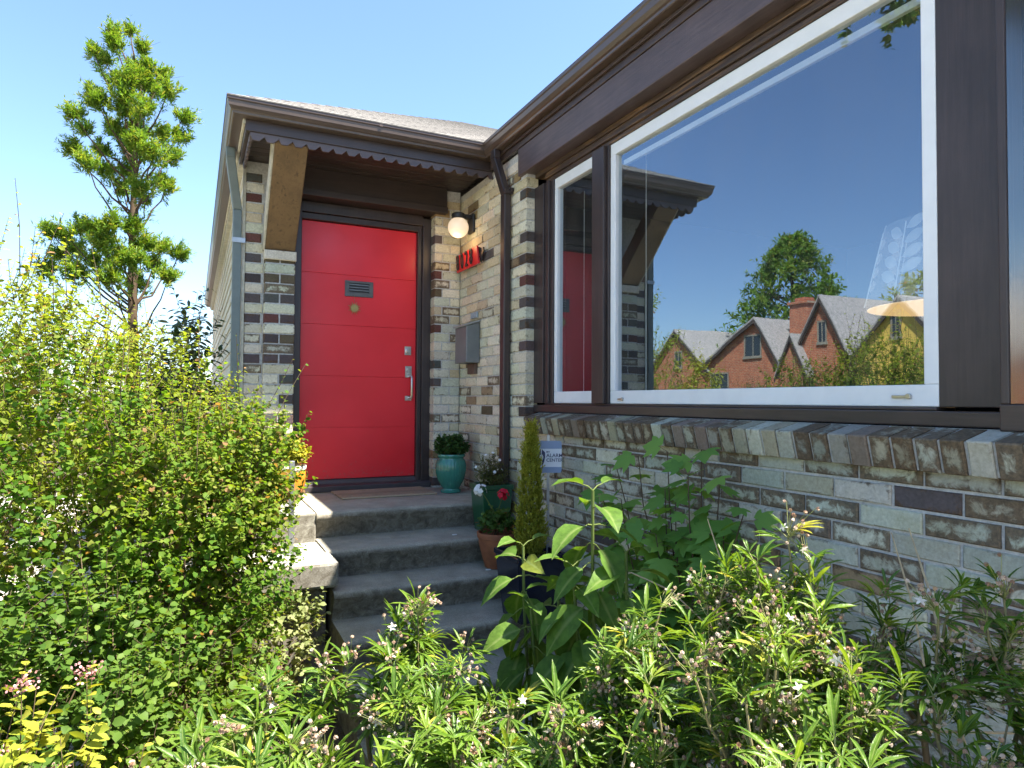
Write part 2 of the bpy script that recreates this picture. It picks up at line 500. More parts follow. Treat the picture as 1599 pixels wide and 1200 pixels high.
# ------------------------------------------------------------------ foliage builder (all triangles, numpy)
class Foliage:
    def __init__(self):
        self.V, self.F, self.R, self.M = [], [], [], []; self.n = 0
    def raw(self, v, f, r, m=None):
        self.M.append(np.zeros(len(v), np.float32) if m is None else m.astype(np.float32))
        self.V.append(v.astype(np.float32)); self.F.append((f + self.n).astype(np.int32)); self.R.append(r.astype(np.float32)); self.n += len(v)
    def leaves(self, tv, tf, pos, dirn, up, length, width=None, rnd=None):
        """tv: template vertices (x along the leaf, y across, z up) of unit length"""
        pos = np.asarray(pos, float); n = len(pos)
        if n == 0: return
        d = dirn / (np.linalg.norm(dirn, axis=1, keepdims=True) + 1e-9)
        s = np.cross(up, d); s /= (np.linalg.norm(s, axis=1, keepdims=True) + 1e-9)
        u = np.cross(d, s)
        L = np.broadcast_to(np.asarray(length, float), (n,)); Wd = L if width is None else np.broadcast_to(np.asarray(width, float), (n,))
        v = (pos[:, None, :] + (L[:, None] * tv[None, :, 0])[..., None] * d[:, None, :]
             + (Wd[:, None] * tv[None, :, 1])[..., None] * s[:, None, :]
             + (L[:, None] * tv[None, :, 2])[..., None] * u[:, None, :])
        k = len(tv)
        f = tf[None] + (np.arange(n) * k)[:, None, None]
        if rnd is None: rnd = rng.random(n)
        self.raw(v.reshape(-1, 3), f.reshape(-1, 3), np.repeat(rnd, k), np.tile((np.abs(tv[:, 1]) < 1e-6).astype(float), n))
    def tube(self, pts, r0, r1, k=4, rnd=0.5):
        pts = np.asarray(pts, float); m = len(pts)
        d = np.gradient(pts, axis=0); d /= (np.linalg.norm(d, axis=1, keepdims=True) + 1e-9)
        ref = np.array([0.31, 0.95, 0.02]) if abs(d[0, 2]) > 0.8 else np.array([0.0, 0.05, 1.0])
        a = np.cross(d, ref); a /= (np.linalg.norm(a, axis=1, keepdims=True) + 1e-9); b = np.cross(d, a)
        rr = np.linspace(r0, r1, m)
        t = np.arange(k) * 2 * math.pi / k
        v = pts[:, None] + rr[:, None, None] * (np.cos(t)[None, :, None] * a[:, None] + np.sin(t)[None, :, None] * b[:, None])
        f = []
        for i in range(m - 1):
            for j in range(k):
                p, q = i * k + j, i * k + (j + 1) % k
                f += [(p, q, q + k), (p, q + k, p + k)]
        self.raw(v.reshape(-1, 3), np.array(f), np.full(m * k, rnd))
    def build(self, name, mat, parent=None, smooth=True, label=None):
        v = np.concatenate(self.V); f = np.concatenate(self.F); r = np.concatenate(self.R)
        me = bpy.data.meshes.new(name)
        me.vertices.add(len(v)); me.vertices.foreach_set("co", v.ravel())
        me.loops.add(f.size); me.loops.foreach_set("vertex_index", f.ravel())
        me.polygons.add(len(f)); me.polygons.foreach_set("loop_start", np.arange(0, f.size, 3, dtype=np.int32))
        me.polygons.foreach_set("use_smooth", np.full(len(f), smooth, dtype=bool))
        me.update(calc_edges=True)
        a = me.attributes.new("rnd", 'FLOAT', 'POINT'); a.data.foreach_set("value", r)
        a = me.attributes.new("rib", 'FLOAT', 'POINT'); a.data.foreach_set("value", np.concatenate(self.M))
        me.materials.append(mat)
        o = bpy.data.objects.new(name, me); COL.objects.link(o)
        if parent is not None: keep_world(o, parent)
        if label: o['label'] = label
        return o

def leaf_template(st, fold=0.12, droop=0.15, wave=0.0):
    """st: list of (x, half width); folded along the midrib and drooping to the tip"""
    v = []; f = []
    mid = []; lf = []; rt = []
    for i, (x, w) in enumerate(st):
        z = -droop * x * x
        mid.append(len(v)); v.append((x, 0, z))
        if 0 < i < len(st) - 1:
            wz = wave * (1 if i % 2 else -1)
            lf.append(len(v)); v.append((x, w, z + fold * w + wz)); rt.append(len(v)); v.append((x, -w, z + fold * w - wz))
        else:
            lf.append(mid[-1]); rt.append(mid[-1])
    n = len(st)
    for i in range(n - 1):
        a, b = mid[i], mid[i + 1]
        for side, flip in ((lf, 0), (rt, 1)):
            c, d = side[i], side[i + 1]
            tri = []
            if c == a: tri = [(a, b, d)]
            elif d == b: tri = [(a, b, c)]
            else: tri = [(a, b, d), (a, d, c)]
            f += [t if not flip else t[::-1] for t in tri]
    return np.array(v, float), np.array(f, int)

def fan_template(outline, dome=0.0):
    v = [(0.0, 0.0, 0.0)] + [(x, y, dome * (x * x + y * y)) for x, y in outline]
    n = len(outline)
    f = [(0, i + 1, (i + 1) % n + 1) for i in range(n)]
    return np.array(v, float), np.array(f, int)

T_SMALL = leaf_template([(0, 0), (0.35, 0.30), (0.75, 0.24), (1, 0)], 0.25, 0.2)
T_ROUND = leaf_template([(0, 0), (0.25, 0.34), (0.65, 0.38), (1, 0)], 0.2, 0.25)
T_LANCE = leaf_template([(0, 0), (0.3, 0.14), (0.65, 0.15), (1, 0)], 0.35, 0.35)
T_STRAP = leaf_template([(0, 0.0), (0.2, 0.042), (0.5, 0.072), (0.8, 0.058), (1, 0)], 0.6, 0.30)
T_NEEDLE = leaf_template([(0, 0), (0.45, 0.11), (1, 0)], 0.3, 0.25)
T_BIG = leaf_template([(0, 0), (0.12, 0.17), (0.3, 0.29), (0.5, 0.32), (0.7, 0.25), (0.87, 0.12), (1, 0)], 0.35, 0.55, 0.012)
_mo = []; CAMF, CAMR, CAMU = _f.copy(), _r.copy(), _u.copy()
for _k, (_a, _r) in enumerate([(0, 1.0), (14, .72), (26, .60), (38, .86), (50, .62), (64, .40), (80, .62), (96, .44), (120, .26), (150, .2), (180, .06)]):
    _mo.append((_a, _r))
_out = [(_r * math.cos(rad(a)), _r * math.sin(rad(a)) * 1.05) for a, _r in _mo] + [(_r * math.cos(rad(-a)), _r * math.sin(rad(-a)) * 1.05) for a, _r in _mo[-2:0:-1]]
T_LOBED = fan_template(_out, -0.18)
T_DISC = fan_template([(0.5 + 0.5 * math.cos(t), 0.5 * math.sin(t)) for t in np.linspace(0.25, 2 * math.pi - 0.25, 9)], 0.1)

def unit(v):
    return v / (np.linalg.norm(v, axis=-1, keepdims=True) + 1e-9)

def rand_dir(n, R=None):
    R = R or rng
    return unit(R.normal(size=(n, 3)))

# ================================================================== ground
def sheet(name, x0, x1, y0, y1, z, mat, nx=1, ny=1, amp=0.0):
    xs = np.linspace(x0, x1, nx + 1); ys = np.linspace(y0, y1, ny + 1)
    v = [(x, y, z + (amp * random.uniform(-1, 1) if amp else 0)) for y in ys for x in xs]
    f = [(j * (nx + 1) + i, j * (nx + 1) + i + 1, (j + 1) * (nx + 1) + i + 1, (j + 1) * (nx + 1) + i) for j in range(ny) for i in range(nx)]
    me = bpy.data.meshes.new(name); me.from_pydata(v, [], f); me.materials.append(mat)
    o = bpy.data.objects.new(name, me); COL.objects.link(o)
    o['kind'] = 'structure'
    return o

def soil_mat():
    m, t, b = new_mat("dry_garden_soil")
    n = noise(t, 14, 6, 0.75); n2 = noise(t, 70, 4, 0.7)
    c = ramp(t, n, [(0.3, (0.045, 0.032, 0.020)), (0.55, (0.10, 0.075, 0.048)), (0.75, (0.17, 0.13, 0.08))]).outputs[0]
    t.links.new(c, b.inputs["Base Color"]); b.inputs["Roughness"].default_value = 0.95
    bump(t, n2, b, 0.9, 0.02)
    return m
sheet("ground", -120, 120, -120, 120, -0.012, soil_mat())
sheet("garden_bed", -1.2, 1.98, -0.5, 2.62, -0.004, soil_mat(), 40, 40, 0.006)
sheet("path", 0.55, 1.98, 2.3, 3.0, 0.004, CONC)
sheet("paved_yard", -9.0, 0.0, 3.4, 14.0, 0.0, concrete_mat("pale_paving", (0.50, 0.47, 0.41)))
sheet("bounce_paving", -9.0, 1.9, -12.0, -0.7, 0.0, concrete_mat("pale_bounce_paving", (0.52, 0.49, 0.43)))  # unseen pale sheet behind the camera, added to bounce sunlight onto the facade
sheet("bounce_paving_left", -9.0, -1.3, -0.69, 3.39, 0.0, concrete_mat("pale_bounce_paving_left", (0.52, 0.49, 0.43)))  # second pale sheet on the left, added for the same bounce light
sheet("lawn", -19.0, -10.0, -30, 60, -0.004, simple("dry_lawn", (0.10, 0.12, 0.035), 0.9, 0, 0.25, 5))

# ================================================================== the house
house = thing("brick_bungalow", "cream brick bungalow with a red front door, brown trim and a big picture window", "house", (1.98, 5.14, 0))
D = 1.983                       # face of the window wall
UY, UX = Vector((0, 1, 0)), Vector((1, 0, 0))
NX, NY = Vector((-1, 0, 0)), Vector((0, -1, 0))
PITCH_Z = 0.0735; BH = 0.0640
ROW0 = 0.006
R_br = random.Random(11)
WALL_END = 3.928

bw = Bricks()
nrows = int(3.37 / PITCH_Z)
for i in range(nrows):
    z = ROW0 + i * PITCH_Z
    h = BH
    if z < 1.43:
        y0, y1 = -0.55, 5.14
        off = i % 2
        bw.sooty = 0.58
        bw.course(Vector((D, y0, z)), UY, NX, 3.52 - y0 if off else 3.62 - y0, h, 0.095, off, R=R_br)
        ys = (3.52 if off else 3.62) + 0.0095
        bw.sooty = 0.10
        bw.course(Vector((D, ys, z)), UY, NX, y1 - ys, h, 0.095, 0, R=R_br)
    elif z < 3.36:
        y0, y1 = WALL_END, 5.14
        if z + h > 3.18: y0 = 4.022
        q = R_br.random()
        bw.course(Vector((D, y0, z)), UY, NX, y1 - y0, min(h, 3.36 - z), 0.090, i % 2,
                  first=('dark' if (q < 0.55 and i % 2) else ('tan' if q > 0.94 else 'cream')), R=R_br)
bw.build("brick_wall", house)
m = MB()
m.box(D + 0.009, D + 0.085, -0.55, 5.20, 0.0, 1.46).box(D + 0.009, D + 0.085, WALL_END + 0.006, 5.20, 1.46, 3.36)
m.build("mortar_bed", MORTAR, house)

# entry pier beside the door, facing the street
bp_ = Bricks()
for i in range(nrows):
    z = ROW0 + i * PITCH_Z
    if z < 0.9 or z > 3.34: continue
    if i % 2:
        bp_.brick(Vector((1.760, 5.14, z)), UX, NY, 0.130, BH, 0.110, None, R_br)
        bp_.brick(Vector((1.8995, 5.14, z)), UX, NY, 0.083, BH, 0.110, None, R_br)
    else:
        k = 'dark' if R_br.random() < 0.28 else None
        bp_.brick(Vector((1.760, 5.14, z)), UX, NY, 0.062, BH, 0.110, k, R_br)
        bp_.brick(Vector((1.8315, 5.14, z)), UX, NY, 0.151, BH, 0.110, None, R_br)
bp_.build("brick_pier", house)
MB().box(1.766, 1.983, 5.146, 5.246, 0.9, 3.39).build("mortar_bed", MORTAR, house)

# pilaster under the timber bracket: one pale stretcher, then two dark headers
pl = Bricks()
for i in range(12, nrows):
    z = ROW0 + i * PITCH_Z
    if z > 2.66: continue
    x0 = 0.447
    if i % 2:
        pl.brick(Vector((x0, 5.08, z)), UX, NY, 0.212, BH, 0.10, 'cream', R_br)
    else:
        lower = z < 1.9 and R_br.random() < 0.45
        pl.brick(Vector((x0, 5.08, z)), UX, NY, 0.101, BH, 0.10, 'cream' if lower else 'dark', R_br)
        pl.brick(Vector((x0 + 0.111, 5.08, z)), UX, NY, 0.101, BH, 0.10, 'dark', R_br)
pl.brick(Vector((0.442, 5.055, 2.672)), UX, NY, 0.222, 0.066, 0.12, 'cream', R_br)
pl.build("brick_pilaster", house)
MB().box(0.453, 0.653, 5.086, 5.26, 0.0, 2.668).build("mortar_bed", MORTAR, house)

# narrow strip of wall left of the pilaster
ls = Bricks()
for i in range(6, nrows):
    z = ROW0 + i * PITCH_Z
    if z > 3.33: continue
    if i % 2:
        ls.brick(Vector((0.318, 5.14, z)), UX, NY, 0.122, BH, 0.10, 'cream', R_br)
    else:
        ls.brick(Vector((0.318, 5.14, z)), UX, NY, 0.108, BH, 0.10, 'dark' if R_br.random() < 0.62 else 'cream', R_br)
ls.build("brick_strip", house)
m = MB(); m.box(0.322, 0.66, 5.146, 5.30, 0.0, 3.39); m.build("mortar_bed", MORTAR, house)

# cream side wall running back
m = MB()
for k in range(28):
    z = 0.1 + k * 0.118
    m.prism([(0.300, z), (0.312, z + 0.118), (0.335, z + 0.118), (0.335, z)], 'Y', 5.165, 14.0)
m.build("side_wall", SIDING, house)
MB().box(0.296, 0.316, 5.136, 5.164, 0.0, 3.36).build("corner_board", PALE_TRIM, house)

# ---- door recess
MB().box(0.72, 1.655, 5.30, 5.345, 1.033, 3.05)
door = None
m = MB()
zs = [1.033, 1.437, 1.840, 2.244, 2.647, 3.050]
for a, b_ in zip(zs[:-1], zs[1:]):
    m.box(0.722, 1.654, 5.30, 5.345, a + 0.0013, b_ - 0.0013)
m.box(0.724, 1.652, 5.306, 5.343, 1.035, 3.048)
door = m.build("door", RED, house, bevel=0.0016)
# handleset: deadbolt, grip, thumb latch
m = MB(); m.box(1.560, 1.612, 5.288, 5.300, 2.028, 2.100); m.lathe([(0.020, 0), (0.020, 0.018), (0.012, 0.02)], (0, 0, 0), 20)
m = MB(); m.box(1.560, 1.614, 5.290, 5.300, 2.026, 2.098)
m.tube([(1.587, 5.292, 2.062), (1.587, 5.270, 2.062)], 0.021, 20)
m.build("deadbolt", METAL, door, bevel=0.002)
m = MB(); m.box(1.566, 1.620, 5.290, 5.300, 1.842, 1.935); m.box(1.566, 1.620, 5.290, 5.300, 1.650, 1.690)
m.tube([(1.600, 5.292, 1.850), (1.604, 5.245, 1.850), (1.606, 5.238, 1.835), (1.606, 5.238, 1.690), (1.604, 5.245, 1.672), (1.600, 5.292, 1.672)], 0.0095, 10)
m.tube([(1.592, 5.292, 1.905), (1.592, 5.272, 1.905)], 0.014, 14)
m.box(1.586, 1.600, 5.250, 5.290, 1.872, 1.878)
m.build("door_handle", METAL, door, bevel=0.0015, smooth=True)
# speak-through grille
gx0, gx1, gz0, gz1 = 1.066, 1.292, 2.478, 2.604
m = MB()
m.box(gx0, gx1, 5.288, 5.300, gz0, gz0 + 0.034).box(gx0, gx1, 5.288, 5.300, gz1 - 0.018, gz1)
m.box(gx0, gx0 + 0.034, 5.288, 5.300, gz0 + 0.034, gz1 - 0.018).box(gx1 - 0.034, gx1, 5.288, 5.300, gz0 + 0.034, gz1 - 0.018)
grille = m.build("door_grille", simple("grey_painted_metal", (0.11, 0.115, 0.115), 0.42, 0.3, 0.1, 20), door, bevel=0.002)
m = MB()
for k in range(3):
    z = gz0 + 0.048 + k * 0.022
    m.prism([(5.286, z), (5.286, z + 0.004), (5.298, z + 0.011), (5.298, z + 0.007)], 'X', gx0 + 0.036, gx1 - 0.036)
m.build("grille_louvre", GALV, grille)
MB().box(gx0 + 0.03, gx1 - 0.03, 5.2975, 5.2985, gz0 + 0.03, gz1 - 0.014).build("grille_backing", BLACK, grille)

# frame round the door
m = MB()
m.box(1.656, 1.690, 5.262, 5.36, 0.985, 3.16).box(1.690, 1.762, 5.236, 5.36, 0.95, 3.16)
m.box(0.661, 0.720, 5.20, 5.36, 0.95, 3.16)
m.box(0.720, 1.656, 5.262, 5.36, 3.052, 3.10).box(0.720, 1.690, 5.236, 5.36, 3.10, 3.182)
m.build("door_frame", BROWN_Z, house, bevel=0.004)
m = MB(); m.prism([(5.19, 0.948), (5.19, 0.99), (5.265, 0.998), (5.29, 1.03), (5.36, 1.03), (5.36, 0.948)], 'X', 0.66, 1.76)
m.build("threshold", wood_paint("grey_brown_sill_paint", (0.055, 0.047, 0.05), 'X', 0.5), house, bevel=0.004)
# header beam over the door
m = MB(); m.box(0.66, 1.850, 5.10, 5.30, 3.184, 3.395); m.box(0.66, 1.852, 5.082, 5.10, 3.184, 3.235)
m.build("header_beam", BROWN_X, house, bevel=0.004)
# porch ceiling of narrow boards
m = MB()
for k in range(9):
    y = 4.50 + k * 0.088
    m.box(0.30, 1.983, y, y + 0.0855, 3.392 + 0.001 * (k % 2), 3.41)
m.build("porch_ceiling", BROWN_X, house, bevel=0.003)
# porch fascia and the scalloped valance, with its return on the left
m = MB()
m.box(0.268, 1.975, 4.475, 4.498, 3.358, 3.452); m.box(0.268, 0.291, 4.498, 5.16, 3.358, 3.452)
m.build("porch_fascia", BROWN_X, house, bevel=0.003)
def teeth(a0, a1, pitch, ztop, zlow, zhigh):
    pts = [(a0, ztop)]
    x = a0
    while x < a1 - 0.02:
        pts += [(x, zlow), (min(x + pitch * 0.46, a1), zlow)]
        if x + pitch < a1:
            pts += [(x + pitch * 0.73, zhigh), (x + pitch * 0.76, zhigh)]
        x += pitch
    pts += [(a1, zlow if len(pts) % 2 else zlow), (a1, ztop)]
    return pts
m = MB()
def strip_of_teeth(mb, a0, a1, pitch, place):
    """valance board cut in convex pieces so that the teeth stay crisp"""
    x = a0
    mb_z = (3.336, 3.362)
    place(mb, [(a0, mb_z[0]), (a1, mb_z[0]), (a1, mb_z[1]), (a0, mb_z[1])])
    while x < a1 - 0.03:
        e = min(x + pitch * 0.98, a1)
        place(mb, [(x + 0.0005, mb_z[0]), (x + 0.016, 3.3075), (x + pitch * 0.62, 3.3075), (e - 0.0005, mb_z[0])])
        x += pitch
strip_of_teeth(m, 0.296, 1.980, 0.0868, lambda mb, p: mb.prism(p, 'Y', 4.486, 4.502))
strip_of_teeth(m, 4.503, 5.14, 0.0868, lambda mb, p: mb.prism(p, 'X', 0.292, 0.308))
m.build("scalloped_valance", wood_paint("brown_valance_paint", (0.085, 0.064, 0.062), 'X', 0.45, None, 0.15), house)
# diagonal timber bracket
m = MB()
m.prism([(5.075, 2.742), (5.20, 2.742), (5.20, 2.80), (4.62, 3.392), (4.505, 3.392), (4.505, 3.318)], 'X', 0.446, 0.657)
m.build("timber_bracket", BRACKET, house, bevel=0.006)
MB().prism([(5.070, 2.742), (5.205, 2.742), (5.205, 2.81), (4.63, 3.391), (4.51, 3.391), (4.505, 3.325)], 'X', 0.434, 0.4455).build("bracket_lit_edge", PALE_TRIM, house, bevel=0.002)  # pale strip standing in for light on the bracket's side edge

# ---- eaves
GP = [(0.000, 3.528), (0.000, 3.508), (0.006, 3.500), (0.010, 3.470), (0.022, 3.452), (0.032, 3.446), (0.034, 3.434), (0.040, 3.430), (0.096, 3.430), (0.096, 3.524), (0.090, 3.524), (0.090, 3.440), (0.046, 3.440), (0.012, 3.520), (0.010, 3.528)]
def gutter_path(d):
    return [(1.863 + d, -3.0), (1.863 + d, 4.38 + d), (0.154 + d, 4.38 + d), (0.154 + d, 14.0)]
vs = []; fs = []
n = len(GP)
cols = [[(*p, z) for p in gutter_path(d)] for d, z in GP]
for a, mname in ((0, "gutter"), (1, "gutter"), (2, "gutter")):
    m = MB()
    vv = [cols[i][a] for i in range(n)] + [cols[i][a + 1] for i in range(n)]
    m.add(vv, [(i, (i + 1) % n, (i + 1) % n + n, i + n) for i in range(n)])
    m.build(mname, GUTTER, house)
for (sx0, sx1, sy0, sy1) in ((1.861, 1.868, 2.30, 2.325), (1.861, 1.868, 0.6, 0.625)):
    MB().box(sx0, sx1 + 0.004, sy0, sy1, 3.502, 3.5265).build("gutter_seam", GUTTER, house)
MB().box(1.10, 1.122, 4.3785, 4.386, 3.502, 3.5265).build("gutter_seam", GUTTER, house)
# fascia behind the main gutter and the frieze over the window
m = MB(); m.box(1.957, 1.985, -3.0, 4.47, 3.366, 3.50); m.build("fascia_board", BROWN, house, bevel=0.004)
m = MB(); m.box(1.963, 2.10, -1.5, 4.017, 3.180, 3.3655); m.build("frieze_board", FRIEZE, house, bevel=0.005)
m = MB(); m.box(1.940, 1.9565, -3.0, 4.37, 3.405, 3.428); m.build("eave_moulding", BROWN, house, bevel=0.004)
# left eave: fascia and soffit
m = MB(); m.box(0.2505, 0.267, 4.475, 14.0, 3.40, 3.51); m.build("fascia_board", PALE_TRIM, house, bevel=0.003)
m = MB(); m.box(0.267, 0.335, 5.16, 14.0, 3.37, 3.40); m.build("soffit", PALE_TRIM, house)

# roof: one pitch of 1:2 on every slope, hip at the porch corner, valley at the inner corner
def slope(mb, quad): mb.append(quad)
ROOFM = shingle_mat("pale_asphalt_shingle", (0.36, 0.345, 0.325), (0.20, 0.19, 0.178))
rv = []; rf = []; ruv = []
def roof_face(pts, ud):
    b = len(rv)
    rv.extend(pts); rf.append(tuple(range(b, b + len(pts))))
    o = Vector(pts[0])
    u = Vector(ud)
    nrm = (Vector(pts[1]) - o).cross(Vector(pts[2]) - o).normalized()
    w = nrm.cross(u).normalized()
    for p in pts:
        q = Vector(p) - o
        ruv.append((q.dot(u), abs(q.dot(w))))
def RZ(t): return 3.524 + 0.5 * t
T = 2.6
# overlapping courses are real: each course is a thin wedge
def course_rows(p0, p1, q0, q1, ud):
    """p0-p1 lower edge, q0-q1 upper edge"""
    rows = 22
    for k in range(rows):
        a, b_ = k / rows, (k + 1.25) / rows
        b_ = min(b_, 1)
        A = Vector(p0).lerp(Vector(q0), a); B = Vector(p1).lerp(Vector(q1), a)
        Cc = Vector(p1).lerp(Vector(q1), b_); Dd = Vector(p0).lerp(Vector(q0), b_)
        up = Vector((0, 0, 0.007))
        roof_face([A + up, B + up, Cc, Dd], ud)
        roof_face([A + up, A - up * 0.2, B - up * 0.2, B + up], ud)
course_rows((0.150, 4.376, RZ(0)), (1.867, 4.376, RZ(0)), (0.150 + T, 4.376 + T, RZ(T)), (1.867 + T, 4.376 + T, RZ(T)), (1, 0, 0))
roof_face([(0.150, 4.376, RZ(0)), (0.150 + T, 4.376 + T, RZ(T)), (0.150 + T, 14, RZ(T)), (0.150, 14, RZ(0))], (0, 1, 0))
roof_face([(1.867, -3, RZ(0)), (1.867 + T, -3, RZ(T)), (1.867 + T, 4.376 + T, RZ(T)), (1.867, 4.376, RZ(0))], (0, 1, 0))
roof_face([(1.867 + T, -3, RZ(T)), (1.867 + 2 * T, -3, RZ(0)), (1.867 + 2 * T, 14, RZ(0)), (1.867 + T, 14, RZ(T))], (0, 1, 0))
roof_face([(0.150 + T, 4.376 + T, RZ(T)), (1.867 + T, 4.376 + T, RZ(T)), (1.867 + T, 14, RZ(T)), (0.150 + T, 14, RZ(T))], (1, 0, 0))
me = bpy.data.meshes.new("roof"); me.from_pydata([tuple(p) for p in rv], [], rf)
uvl = me.uv_layers.new(name="UVMap")
for li, l in enumerate(me.loops): uvl.data[li].uv = ruv[l.vertex_index]
me.materials.append(ROOFM)
o = bpy.data.objects.new("roof", me); COL.objects.link(o); keep_world(o, house)
# white drip edge over the porch gutter
m = MB(); m.box(0.150, 1.862, 4.384, 4.40, 3.5285, 3.5305); m.build("drip_edge", PALE_TRIM, house)

# downspouts
def downspout(name, pts, wx, wy, mat, bands):
    m = MB()
    for a, b_ in zip(pts[:-1], pts[1:]):
        x0, y0, z0 = a; x1, y1, z1 = b_
        vs = []
        for (x, y, z) in (a, b_):
            for sx, sy in ((-1, -1), (1, -1), (1, 1), (-1, 1)):
                vs.append((x + sx * wx / 2, y + sy * wy / 2, z))
        m.add(vs, [(0, 1, 2, 3), (7, 6, 5, 4), (0, 4, 5, 1), (1, 5, 6, 2), (2, 6, 7, 3), (3, 7, 4, 0)])
    o = m.build(name, mat, house, bevel=0.006)
    return o
d1 = downspout("downspout", [(1.905, 4.262, 3.431), (1.905, 4.262, 3.372), (1.949, 4.178, 3.100), (1.949, 4.178, 0.80), ], 0.050, 0.070, BROWN_Z, None)
m = MB(); m.box(1.921, 1.984, 4.125, 4.140, 3.095, 3.125).tube([(1.978, 4.118, 3.12), (1.958, 4.118, 3.12)], 0.016, 12); m.build("downspout_strap", BROWN_Z, d1)
d2 = downspout("downspout", [(0.205, 5.06, 3.431), (0.205, 5.06, 3.36), (0.262, 5.16, 3.02), (0.262, 5.16, 0.05)], 0.060, 0.080, GREYGREEN, None)
m = MB()
for k in range(3): m.box(0.2305, 0.2935, 5.1195 - 0.002, 5.1215, 0.06 + k * 0.0, 3.0)
m = MB(); m.box(0.229, 0.316, 5.112, 5.124, 2.78, 2.815); m.build("downspout_strap", GALV, d2)

# ---- window
win = MB()
win.box(2.046, 2.16, 3.80, 3.9275, 1.640, 3.084)                         # outer casing, far jamb
win.box(2.058, 2.16, 3.765, 3.80, 1.640, 3.084).box(2.050, 2.16, 3.735, 3.765, 1.640, 3.084).box(2.064, 2.16, 3.700, 3.735, 1.640, 3.084)
win.box(2.040, 2.16, 3.085, 3.205, 1.640, 3.084)                         # mullion
win.box(2.062, 2.16, 3.066, 3.085, 1.640, 3.084)
window = win.build("window", BROWN_Z, house, bevel=0.003)
MB().box(2.072, 2.16, 1.075, 1.271, 1.640, 3.180).build("wide_casing", BROWN_Z, window, bevel=0.003)
m = MB()
m.box(2.044, 2.16, 1.075, 3.9275, 1.582, 1.628).box(2.060, 2.16, 1.2715, 3.80, 1.628, 1.6395)
m.box(2.020, 2.16, 0.40, 1.075, 1.575, 1.650)
m.build("window_sill", BROWN, window, bevel=0.004)
m = MB()
m.box(2.050, 2.16, 1.2715, 3.9275, 3.150, 3.1795).box(2.060, 2.16, 1.2715, 3.80, 3.128, 3.150).box(2.052, 2.16, 1.2715, 3.80, 3.108, 3.128).box(2.066, 2.16, 1.2715, 3.80, 3.0845, 3.108)
m.build("head_moulding", MOULD, window, bevel=0.004)
def sash(y0, y1, z0, z1, stile, bot, top, name):
    m = MB(); X0, X1 = 2.074, 2.12
    m.box(X0, X1, y0, y1, z0, z0 + bot).box(X0, X1, y0, y1, z1 - top, z1)
    m.box(X0, X1, y0, y0 + stile, z0 + bot, z1 - top).box(X0, X1, y1 - stile, y1, z0 + bot, z1 - top)
    s = m.build(name, WHITE, window, bevel=0.0035)
    return s
s1 = sash(3.206, 3.699, 1.641, 3.083, 0.034, 0.072, 0.066, "window_sash")
s2 = sash(1.272, 3.065, 1.641, 3.083, 0.047, 0.070, 0.066, "window_sash")
MB().add([(2.096, 3.238, 1.711), (2.096, 3.667, 1.711), (2.096, 3.667, 3.019), (2.096, 3.238, 3.019)], [(0, 1, 2, 3)]).build("glass_pane", GLASS, window)
MB().add([(2.096, 1.317, 1.709), (2.096, 3.020, 1.709), (2.096, 3.020, 3.019), (2.096, 1.317, 3.019)], [(0, 1, 2, 3)]).build("glass_pane", GLASS, window)
m = MB()
for y, z, w in ((1.36, 1.668, 0.062), (2.94, 1.66, 0.045)):
    m = MB(); m.box(2.066, 2.074, y, y + w, z, z + 0.010); m.tube([(2.064, y + w * .1, z + 0.006), (2.074, y + w * .1, z + 0.006)], 0.009, 14)
    m.build("window_latch", METAL, window, bevel=0.0015)
for y in (3.30, 3.60): MB().box(2.0715, 2.074, y, y + 0.05, 1.655, 1.661).build("weep_cover", WHITE, window)
# the next pane round the corner of the casing, old wavy glass
m = MB(); m.add([(2.030, 0.2, 1.652), (2.030, 1.050, 1.652), (2.030, 1.050, 3.18), (2.030, 0.2, 3.18)], [(0, 1, 2, 3)]); m.build("side_pane", GLASS_OLD, window)
m = MB(); m.box(2.024, 2.062, 1.051, 1.0745, 1.650, 3.18); m.build("side_stop", BROWN_Z, window, bevel=0.004)

# sloping rowlock sill
sb = Bricks()
tl = Vector((0.245, 0, 1)).normalized()           # the row leans outward at the top
R_s = random.Random(5); sb.sooty = 0.55
y = -0.5
while y < 3.79:
    # front face leans: its lower edge is set back
    front = Vector((1.942, y, 1.448))
    up = Vector((-0.245, 0, 1)).normalized()
    nn = Vector((-1, 0, -0.245)).normalized()
    sb.brick(front, UY, nn, 0.0635, 0.103, 0.125, 'sill', R_s, tilt=up)
    y += 0.0735
sb.build("brick_sill", house)
m = MB(); m.prism([(1.953, 1.452), (1.929, 1.545), (2.052, 1.578), (2.07, 1.578), (2.07, 1.455)], 'Y', -0.5, 3.855)
m.build("sill_mortar", MORTAR, house)

# the dark room behind the glass
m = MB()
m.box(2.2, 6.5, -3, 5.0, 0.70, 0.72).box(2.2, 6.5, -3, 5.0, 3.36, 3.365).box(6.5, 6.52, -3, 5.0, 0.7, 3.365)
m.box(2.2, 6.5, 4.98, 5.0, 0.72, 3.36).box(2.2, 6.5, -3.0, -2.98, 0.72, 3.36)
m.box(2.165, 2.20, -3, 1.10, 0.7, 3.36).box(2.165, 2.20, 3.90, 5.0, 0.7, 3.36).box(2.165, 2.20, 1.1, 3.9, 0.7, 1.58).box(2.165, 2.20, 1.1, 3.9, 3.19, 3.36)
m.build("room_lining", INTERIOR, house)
m = MB(); m.box(2.125, 2.145, 1.322, 3.015, 2.962, 2.990); m.build("blind_headrail", WHITE, house, bevel=0.003)
m = MB(); m.tube([(2.235, 2.955, 3.04), (2.235, 2.955, 1.66)], 0.0022, 6); m.tube([(2.235, 3.60, 3.0), (2.235, 3.60, 1.66)], 0.0022, 6); m.build("blind_cord", WHITE, house)
